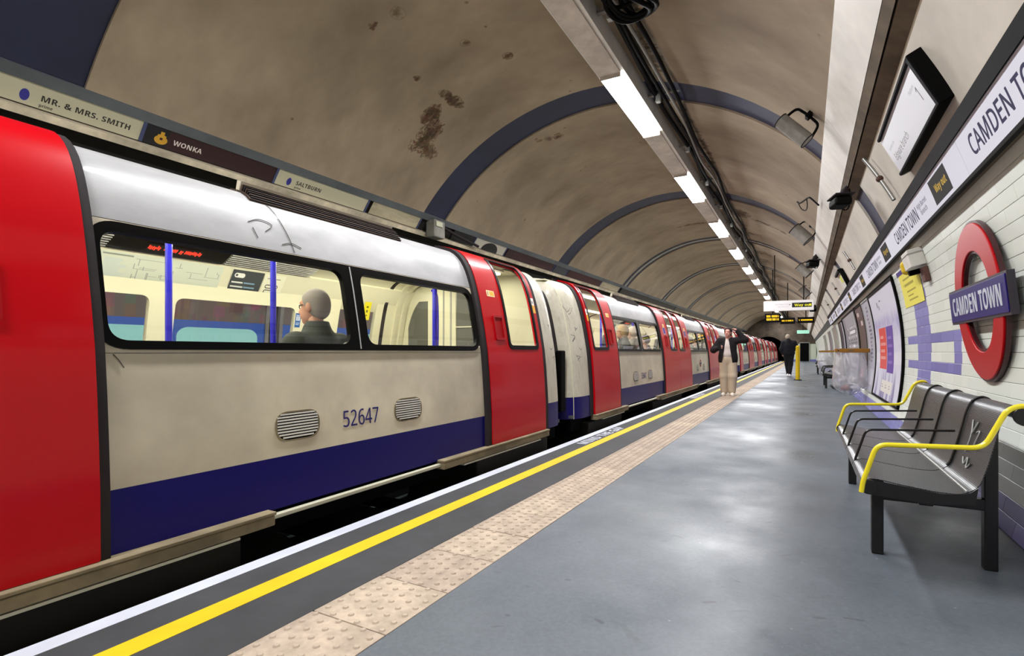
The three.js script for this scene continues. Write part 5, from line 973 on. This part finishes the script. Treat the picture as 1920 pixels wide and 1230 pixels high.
// a hand: palm along dir, five curled fingers of different length, thumb from the side
function handF(W, dir, side, nrm, s = 1) { // W wrist point, dir towards fingers, side towards the thumb, nrm palm direction
  const P = (a, b, c) => [0, 1, 2].map(k => W[k] + s * (dir[k] * a + side[k] * b + nrm[k] * c)), L = [];
  L.push(cap(P(0, 0, 0), P(0.045, 0.012, 0), 0.026 * s, 0.03 * s), cap(P(0.02, -0.012, 0), P(0.06, -0.016, 0.002), 0.024 * s, 0.024 * s));
  [[0.03, 0.036], [0.01, 0.04], [-0.01, 0.037], [-0.03, 0.029]].forEach(([o, l]) => { const a = P(0.075, o, 0), b = P(0.075 + l * 0.9, o, 0.012), c = P(0.075 + l * 1.35, o, 0.036); L.push(cap(a, b, 0.0095 * s, 0.009 * s), cap(b, c, 0.009 * s, 0.0075 * s)); });
  L.push(cap(P(0.02, 0.03, 0.004), P(0.05, 0.055, 0.014), 0.012 * s, 0.01 * s), cap(P(0.05, 0.055, 0.014), P(0.078, 0.056, 0.026), 0.01 * s, 0.008 * s));
  return union(L, 0.008);
}
const box3 = (pts, m) => [[0, 1, 2].map(k => Math.min(...pts.map(p => p[k])) - m), [0, 1, 2].map(k => Math.max(...pts.map(p => p[k])) + m)];
const norm = v => { const l = Math.hypot(...v); return v.map(a => a / l); };
const rotF = (f, ry, rx = 0) => { const c = Math.cos(ry), s = Math.sin(ry), cx = Math.cos(rx), sx = Math.sin(rx); return (x, y, z) => { const X = x * c - z * s, Z = x * s + z * c; return f(X, y * cx + Z * sx, -y * sx + Z * cx); }; };

// --- person in an open dark jacket, one hand on the head (faces the camera)
{
  const T = thing('person', 'person in open dark jacket and cream trousers with one hand on head', 'person');
  T.position.set(-1.657, 0, -13.95); T.rotation.y = 0.12;
  const H = [0.0, 1.545, 0.03], hr = f => shift(rotF(f, -0.25, -0.12), H);
  const shL = [-0.19, 1.34, 0], elL = [-0.33, 1.12, 0.02], wrL = [-0.215, 1.165, 0.2], shR = [0.19, 1.35, 0], elR = [0.38, 1.36, 0.06], wrR = [0.21, 1.58, 0.05];
  const dL = norm([wrL[0] - elL[0], wrL[1] - elL[1], wrL[2] - elL[2]]), dR = norm([-0.15, 0.1, -0.03]);
  const torso = [ell([0, 1.2, 0], [0.16, 0.2, 0.1]), ell([0, 0.96, 0], [0.15, 0.15, 0.1]), cap([-0.15, 1.34, 0], [0.15, 1.34, 0], 0.06, 0.06)];
  const legs = [...chain([[-0.08, 0.9, 0], [-0.085, 0.48, 0.03], [-0.09, 0.09, 0.0]], [0.085, 0.06, 0.04]), ...chain([[0.08, 0.9, 0], [0.1, 0.48, 0.05], [0.085, 0.09, 0.03]], [0.085, 0.06, 0.04])];
  const bodyF = union([...torso, ...legs, cap([0, 1.35, 0], [0, 1.45, 0.015], 0.055, 0.052), ...chain([shL, elL, wrL], [0.05, 0.038, 0.026]), ...chain([shR, elR, wrR], [0.05, 0.038, 0.026])], 0.04);
  const b = merge([nets(bodyF, [-0.48, 0.03, -0.2], [0.5, 1.5, 0.32], 0.016), nets(hr(headF), [-0.14, 1.4, -0.14], [0.14, 1.72, 0.2], 0.007),
    nets(handF(wrL, dL, [0, 1, 0], norm([0.6, 0, -0.6])), ...box3([wrL, [wrL[0] + dL[0] * 0.13, wrL[1] + dL[1] * 0.13, wrL[2] + dL[2] * 0.13]], 0.08), 0.005), nets(handF(wrR, dR, [0, 0.3, 0.95], [-0.4, -0.9, 0]), ...box3([wrR, [wrR[0] + dR[0] * 0.13, wrR[1] + dR[1] * 0.13, wrR[2]]], 0.08), 0.005)]);
  part('body', b, skinM(0xc98f80), T);
  part('eyes', merge([-0.03, 0.03].map(x => new THREE.SphereGeometry(0.01, 8, 6).translate(x, 0.008, 0.083).rotateX(-0.12).rotateY(0.25).translate(...H))), std({ color: 0x1a1412, roughness: 0.3 }), T);
  part('hair', nets(hr(hairF(0.014, 0.06)), [-0.14, 1.4, -0.16], [0.14, 1.72, 0.18], 0.008), std({ color: 0x2a1c18, roughness: 0.8 }), T);
  part('shirt', nets(union([ell([0, 1.2, 0.01], [0.165, 0.22, 0.115]), ell([0, 1.02, 0.01], [0.165, 0.14, 0.125])], 0.05), [-0.25, 0.84, -0.2], [0.25, 1.42, 0.2], 0.014), cloth([226, 214, 206]), T);
  const open = (x, y, z) => Math.max(Math.abs(x + 0.02) - (0.035 + Math.max(0, 1.36 - y) * 0.15), 0.02 - z);
  const jk = union([ell([0, 1.2, -0.005], [0.2, 0.24, 0.14]), ell([0, 0.92, -0.005], [0.225, 0.34, 0.165]), cap([-0.16, 1.34, 0], [0.16, 1.34, 0], 0.075, 0.075), ...chain([shL, elL, [wrL[0] - dL[0] * 0.01, wrL[1] - dL[1] * 0.01, wrL[2] - dL[2] * 0.01]], [0.078, 0.072, 0.052]), ...chain([shR, elR, wrR], [0.08, 0.075, 0.052])], 0.05);
  part('jacket', nets((x, y, z) => Math.max(sub(jk, open)(x, y, z), 0.81 - y, -sub(ell([0, 1.47, 0.02], [0.07, 0.1, 0.07]), () => 9)(x, y, z)), [-0.5, 0.78, -0.22], [0.52, 1.66, 0.32], 0.013), cloth([24, 18, 22], 8), T);
  part('trousers', nets(union([ell([0, 0.9, 0], [0.175, 0.17, 0.125]), ...chain([[-0.09, 0.86, 0], [-0.095, 0.48, 0.03], [-0.09, 0.12, 0.01]], [0.112, 0.096, 0.082]), ...chain([[0.09, 0.86, 0], [0.11, 0.48, 0.05], [0.09, 0.12, 0.03]], [0.115, 0.1, 0.085])], 0.03), [-0.3, 0.03, -0.2], [0.32, 1.05, 0.24], 0.014), cloth([206, 188, 164]), T);
  for (const [x, z] of [[-0.095, 0.06], [0.085, 0.09]]) part('shoe', nets((a, y, c) => Math.max(union([cap([x, 0.045, z - 0.09], [x + Math.sign(x) * 0.02, 0.035, z + 0.1], 0.052, 0.045), cap([x, 0.06, z - 0.07], [x, 0.1, z - 0.06], 0.045, 0.042)], 0.03)(a, y, c), -y), [x - 0.1, -0.02, z - 0.18], [x + 0.12, 0.18, z + 0.2], 0.009), std({ color: 0xddd6ca, roughness: 0.7 }), T);
  const ph = part('phone', new RoundedBoxGeometry(0.075, 0.15, 0.01, 2, 0.004).rotateX(-0.5).translate(-0.19, 1.2, 0.29), M.black, null); ph.name = 'mobile_phone'; tag(ph, 'dark mobile phone held by the person in the open jacket', 'phone'); scene.add(ph); ph.position.copy(T.position); ph.rotation.y = T.rotation.y;
}
// --- person in black walking away
{
  const T = thing('person', 'person in black clothes and white trainers walking away beside the yellow post', 'person');
  T.position.set(-0.63, 0, -26.1); T.rotation.y = Math.PI - 0.1; T.scale.setScalar(1.05); // faces away; local +x is the person's left
  const H = [0.05, 1.62, 0.05], hr = f => shift(rotF(f, 0.4, 0.1), H);
  const shL = [0.2, 1.4, 0], elL = [0.27, 1.14, -0.03], wrL = [0.24, 0.93, 0.08], shR = [-0.2, 1.4, 0], elR = [-0.28, 1.18, 0.02], wrR = [-0.3, 1.22, 0.2];
  const arms = (a) => [...chain([shL, elL, wrL], a), ...chain([shR, elR, wrR], a)];
  const legs = (r) => [...chain([[0.09, 0.92, 0], [0.07, 0.5, 0.05], [0.03, 0.09, 0.02]], r), ...chain([[-0.09, 0.92, 0], [-0.07, 0.5, 0.0], [-0.05, 0.1, -0.12]], r)];
  const bodyF = union([ell([0, 1.22, 0], [0.16, 0.22, 0.1]), ell([0, 0.98, 0], [0.15, 0.15, 0.1]), cap([-0.15, 1.38, 0], [0.15, 1.38, 0], 0.06, 0.06), cap([0, 1.4, 0], [0.04, 1.54, 0.03], 0.055, 0.05), ...arms([0.05, 0.038, 0.026]), ...legs([0.085, 0.06, 0.04])], 0.04);
  part('body', merge([nets(bodyF, [-0.45, 0.03, -0.25], [0.45, 1.6, 0.32], 0.018), nets(hr(headF), [-0.12, 1.46, -0.13], [0.2, 1.8, 0.22], 0.009), nets(handF(wrL, [0, -0.9, 0.3], [0, 0.3, 0.95], [-1, 0, 0]), ...box3([wrL, [wrL[0], wrL[1] - 0.13, wrL[2] + 0.05]], 0.08), 0.006), nets(handF(wrR, [0, 0.2, 0.97], [0, 0.97, -0.2], [1, 0, 0]), ...box3([wrR, [wrR[0], wrR[1] + 0.04, wrR[2] + 0.13]], 0.08), 0.006)]), skinM(0xc99a86), T);
  part('hair', nets(hr(hairF(0.016, 0.075)), [-0.14, 1.44, -0.16], [0.22, 1.82, 0.22], 0.009), std({ color: 0xa39787, roughness: 0.85 }), T);
  part('coat', nets((x, y, z) => Math.max(union([ell([0, 1.22, -0.01], [0.235, 0.28, 0.16]), ell([0, 1.0, -0.01], [0.235, 0.22, 0.16]), cap([-0.17, 1.4, 0], [0.17, 1.4, 0], 0.085, 0.085), cap([0, 1.46, -0.03], [0.02, 1.52, -0.02], 0.09, 0.08), ...arms([0.095, 0.085, 0.06])], 0.06)(x, y, z), 0.9 - y), [-0.48, 0.86, -0.28], [0.48, 1.64, 0.34], 0.015), cloth([14, 14, 26], 8), T);
  part('trousers', nets(union([ell([0, 0.92, 0], [0.18, 0.13, 0.13]), ...legs([0.115, 0.088, 0.06])], 0.03), [-0.28, 0.04, -0.25], [0.28, 1.08, 0.22], 0.014), cloth([16, 14, 20], 8), T);
  for (const [x, z] of [[0.03, 0.05], [-0.05, -0.08]]) part('shoe', nets((a, y, c) => Math.max(union([cap([x, 0.045, z - 0.09], [x, 0.035, z + 0.1], 0.048, 0.042), cap([x, 0.06, z - 0.07], [x, 0.1, z - 0.06], 0.042, 0.04)], 0.03)(a, y, c), -y), [x - 0.1, -0.02, z - 0.18], [x + 0.1, 0.18, z + 0.2], 0.01), std({ color: 0xe2e2e6, roughness: 0.6 }), T);
  const bag = nets(union([ell([0, 0, 0], [0.09, 0.17, 0.12]), cap([0, 0.12, -0.06], [0, 0.2, 0], 0.02, 0.02), cap([0, 0.2, 0], [0, 0.12, 0.06], 0.02, 0.02)], 0.03), [-0.13, -0.2, -0.16], [0.13, 0.25, 0.16], 0.014);
  one('shoulder_bag', bag.translate(-0.30, 1.2, -26.4), cloth([18, 18, 22], 8), 'small dark bag held out by the person in black', 'bag');
}
// --- seated passengers seen through the train windows: head centre at the origin, face towards +z
function passenger(o) {
  const T = thing('person', o.label, 'person'); T.position.set(o.x, o.y, -o.d); T.rotation.y = Math.atan2(o.f[0], o.f[1]); const s = o.s || 1; T.scale.setScalar(s);
  const fine = o.fine || 0.01, hd = rotF(headF, o.turn || 0), lap = -0.83;
  const sh = 0.19, el = [[-0.25, -0.55, 0.02], [0.25, -0.55, 0.02]], wr = [[-0.1, -0.62, 0.24], [0.1, -0.62, 0.24]];
  const arms = r => [0, 1].flatMap(i => chain([[i ? sh : -sh, -0.27, -0.05], el[i], wr[i]], r));
  const legs = r => [-0.1, 0.1].flatMap(x => chain([[x, lap, -0.02], [x * 1.3, lap + 0.02, 0.38], [x * 1.3, lap - 0.25, 0.4]], r));
  const bodyF = union([ell([0, -0.42, -0.06], [0.17, 0.24, 0.11]), ell([0, -0.72, -0.05], [0.16, 0.16, 0.12]), cap([-0.15, -0.27, -0.05], [0.15, -0.27, -0.05], 0.065, 0.065), cap([0, -0.24, -0.04], [0, -0.1, -0.02], 0.056, 0.054), ...arms([0.05, 0.04, 0.028]), ...legs([0.085, 0.065, 0.045])], 0.04);
  const hands = [0, 1].map(i => nets(handF(wr[i], norm([i ? -0.3 : 0.3, -0.4, 0.8]), [i ? -0.9 : 0.9, 0.2, 0.3], [0, -1, 0]), ...box3([wr[i], [wr[i][0] * 0.6, wr[i][1] - 0.06, wr[i][2] + 0.12]], 0.08), 0.007));
  part('body', merge([nets(bodyF, [-0.42, -1.32, -0.26], [0.42, 0.0, 0.55], 0.02), nets(hd, [-0.13, -0.16, -0.14], [0.13, 0.15, 0.15], fine), ...hands]), skinM(o.skin), T);
  part('hair', nets(rotF(hairF(o.grow ?? 0.01, o.low ?? 0.06), o.turn || 0), [-0.15, -0.2, -0.17], [0.15, 0.18, 0.16], fine), o.hair.isMaterial ? o.hair : std({ color: o.hair, roughness: 0.85 }), T);
  const collar = (x, y, z) => Math.max(Math.abs(Math.hypot(x, z + 0.035) - 0.074 + (y + 0.12) * 0.35) - 0.011, y + 0.1 + Math.max(0, z + 0.02) * 0.9, -0.27 - y);
  part('coat', nets((x, y, z) => Math.min(sub(union([ell([0, -0.42, -0.06], [0.205, 0.27, 0.145]), ell([0, -0.7, -0.05], [0.2, 0.2, 0.15]), cap([-0.165, -0.265, -0.05], [0.165, -0.265, -0.05], 0.078, 0.078), cap([0, -0.24, -0.05], [0, -0.18, -0.045], 0.1, 0.085), ...arms([0.082, 0.068, 0.048])], 0.05), ell([0, -0.14, 0.03], [0.062, 0.1, 0.07]))(x, y, z), collar(x, y, z)), [-0.42, -0.92, -0.28], [0.42, -0.06, 0.36], 0.012), o.coat, T);
  part('trousers', nets(union([ell([0, lap, -0.04], [0.18, 0.12, 0.15]), ...legs([0.105, 0.09, 0.07])], 0.03), [-0.3, -1.3, -0.26], [0.3, -0.66, 0.56], 0.02), cloth([40, 40, 48], 8), T);
  if (o.glasses) {
    const g = []; const A = (x, y, z) => new THREE.Vector3(x, y, z);
    for (const q of [-1, 1]) { g.push(rod([A(q * 0.082, 0.012, -0.01), A(q * 0.078, 0.014, 0.05), A(q * 0.068, 0.014, 0.112)], 0.0035, 6)); g.push(new THREE.TorusGeometry(0.026, 0.003, 6, 20).scale(1.15, 0.85, 1).translate(q * 0.036, 0.004, 0.116)); }
    g.push(rod([A(-0.01, 0.01, 0.116), A(0, 0.014, 0.118), A(0.01, 0.01, 0.116)], 0.003, 6));
    part('spectacles', merge(g).rotateY(-(o.turn || 0)), std({ color: 0x5a4030, roughness: 0.35 }), T);
  }
  return T;
}
const greyHair = std({ ...mot([190, 181, 174], 40, 4, 4), roughness: 0.9 });
passenger({ label: 'passenger with short grey hair and spectacles seated inside the nearest train window', x: -3.02, y: 1.385, d: 2.6, f: [-1, -0.06], turn: 0.35, skin: 0xcf9a80, hair: greyHair, coat: cloth([84, 90, 86], 22), fine: 0.006, glasses: true, grow: 0.006, low: 0.07 });
passenger({ label: 'blond passenger in a grey coat in the second train car', x: -3.0, y: 1.44, d: 9.68, f: [-1, 0.1], skin: 0xd0a08a, hair: 0xc0a274, coat: cloth([120, 122, 124], 22), grow: 0.022, low: 0.1 });
passenger({ label: 'pale-haired passenger beside the blond one in the second train car', x: -3.0, y: 1.44, d: 10.34, f: [-1, 0], skin: 0xd8b09c, hair: 0xcfc2b2, coat: cloth([150, 146, 140], 20), grow: 0.016 });
passenger({ label: 'small passenger with dark hair and a pale fluffy coat in the second train car', x: -2.95, y: 1.31, d: 11.12, f: [-1, 0.1], s: 0.86, skin: 0xc99a86, hair: 0x3a2a2c, coat: cloth([196, 186, 186], 60), grow: 0.02 });
passenger({ label: 'dark-haired passenger at the end of the second lit bay', x: -2.92, y: 1.37, d: 17.0, f: [-1, 0], skin: 0xc09080, hair: 0x4a4440, coat: cloth([96, 98, 104], 20) });
passenger({ label: 'faint grey-coated passenger in the middle of the second lit bay', x: -3.0, y: 1.38, d: 16.3, f: [-1, 0], skin: 0xc8a090, hair: 0x8c8680, coat: cloth([140, 142, 146], 20) });

renderer.render(scene, camera);
